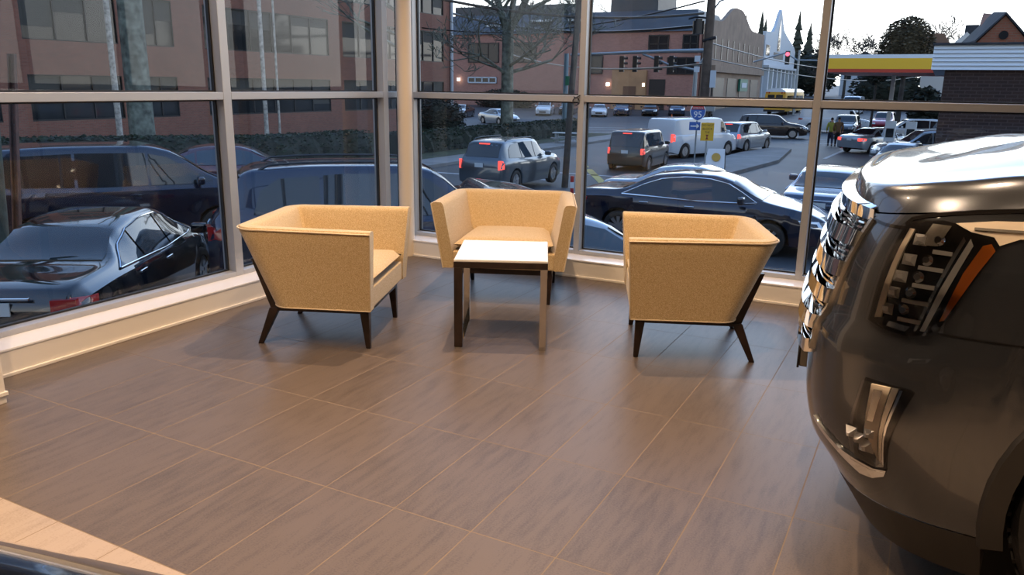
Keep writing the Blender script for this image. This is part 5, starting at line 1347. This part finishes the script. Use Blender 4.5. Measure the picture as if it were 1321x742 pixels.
    f.build('nose', M_SKIN, root, bevel=.004)
    for s in (-1, 1):
        MB().cyl((hd.x+.082, s*.032, hd.z+.02), .012, -.004, .006, 'x', 10).build('eye', M_BLKMET, root)
        MB().cyl((hd.x-.005, s*.088, hd.z-.01), .028, -.008, .008, 'y', 12).build('ear', M_SKIN, root)
    MB().box(hd.x+.074, hd.x+.086, -.025, .025, hd.z-.062, hd.z-.052).build('mouth', mat('lips', (.28, .10, .08), .5), root)
    return root
person((-2.21, 51.0, -2.2), 100, 'person in yellow-green jacket and dark trousers walking away across the road', mat('yellow-green jacket', (.36, .36, .06), .8), mat('dark blue trousers', (.015, .02, .05), .8), .16)
person((-1.73, 50.5, -2.2), 95, 'person in brown jacket and dark trousers, right of the yellow-green jacket', mat('brown jacket', (.16, .085, .035), .8), mat('black trousers', (.01, .01, .012), .8), .12, 1.82)
# ================================================================== light, sky, camera
w = bpy.data.worlds.new('sky'); SC.world = w; w.use_nodes = True; n, l = w.node_tree.nodes, w.node_tree.links
bg = n['Background']; tc = n.new('ShaderNodeTexCoord'); sp = n.new('ShaderNodeSeparateXYZ'); rp = n.new('ShaderNodeValToRGB')
l.new(tc.outputs['Generated'], sp.inputs[0]); l.new(sp.outputs['Z'], rp.inputs['Fac']); l.new(rp.outputs['Color'], bg.inputs['Color'])
e = rp.color_ramp.elements
e[0].position = 0; e[0].color = (.95, .90, .82, 1); e[1].position = 1; e[1].color = (.16, .30, .62, 1)
for ps, c in ((.10, (.92, .94, .95)), (.25, (.70, .82, .98)), (.5, (.34, .52, .86))): k = e.new(ps); k.color = (*c, 1)
bg.inputs['Strength'].default_value = 1.35
# evening glow low over the far end of the street
dt = n.new('ShaderNodeVectorMath'); dt.operation = 'DOT_PRODUCT'; dt.inputs[1].default_value = Vector((.12, .98, .14)).normalized(); l.new(tc.outputs['Generated'], dt.inputs[0])
cl = n.new('ShaderNodeMath'); cl.operation = 'MAXIMUM'; cl.inputs[1].default_value = 0; l.new(dt.outputs['Value'], cl.inputs[0])
pw = n.new('ShaderNodeMath'); pw.operation = 'POWER'; pw.inputs[1].default_value = 4; l.new(cl.outputs[0], pw.inputs[0])
gm = n.new('ShaderNodeMath'); gm.operation = 'MULTIPLY_ADD'; gm.inputs[1].default_value = 2.6; gm.inputs[2].default_value = 1.55; l.new(pw.outputs[0], gm.inputs[0]); l.new(gm.outputs[0], bg.inputs['Strength'])
def spot(loc, target, power, col, size, blend, rad):
    d = bpy.data.lights.new('downlight', 'SPOT'); d.energy = power; d.color = col; d.spot_size = R(size); d.spot_blend = blend; d.shadow_soft_size = rad
    o = bpy.data.objects.new('downlight', d); COL.objects.link(o); o.location = loc
    o.rotation_euler = (Vector(target)-Vector(loc)).to_track_quat('-Z', 'Y').to_euler(); return o
WARM = (1, .70, .44)
for i, (x, y) in enumerate(LAMPS):
    spot((x, y, H_CEIL-.03), (x, y, 0), [540, 230, 300, 380, 140, 120, 330, 120, 330, 160][i], WARM, 110, .6, .035)
cam = bpy.data.cameras.new('camera'); co = bpy.data.objects.new('camera', cam); COL.objects.link(co)
cam.sensor_width = 36; cam.sensor_fit = 'HORIZONTAL'; cam.lens = 1020.0*36/1321; cam.clip_end = 1000; cam.clip_start = .02
rx, uy, fw = Vector((.88440359, .46651219, .01402357)), Vector((-.12815165, .21383574, .9684273)), Vector((-.4487844, .85827773, -.2489014))
Mc = Matrix((rx, uy, -fw)).transposed().to_4x4(); Mc.translation = Vector((3.86092, -5.41754, 1.41831)); co.matrix_world = Mc
SC.camera = co
vs = SC.view_settings; vs.view_transform = 'Standard'; vs.look = 'None'; vs.exposure = 0; vs.gamma = 1; vs.use_curve_mapping = False
SC.cycles.max_bounces = 8; SC.cycles.transparent_max_bounces = 16; SC.cycles.caustics_reflective = False; SC.cycles.caustics_refractive = False
try: SC.cycles.use_denoising = True; SC.cycles.denoiser = 'OPENIMAGEDENOISE'
except Exception: pass
SC.cycles.sample_clamp_indirect = 6
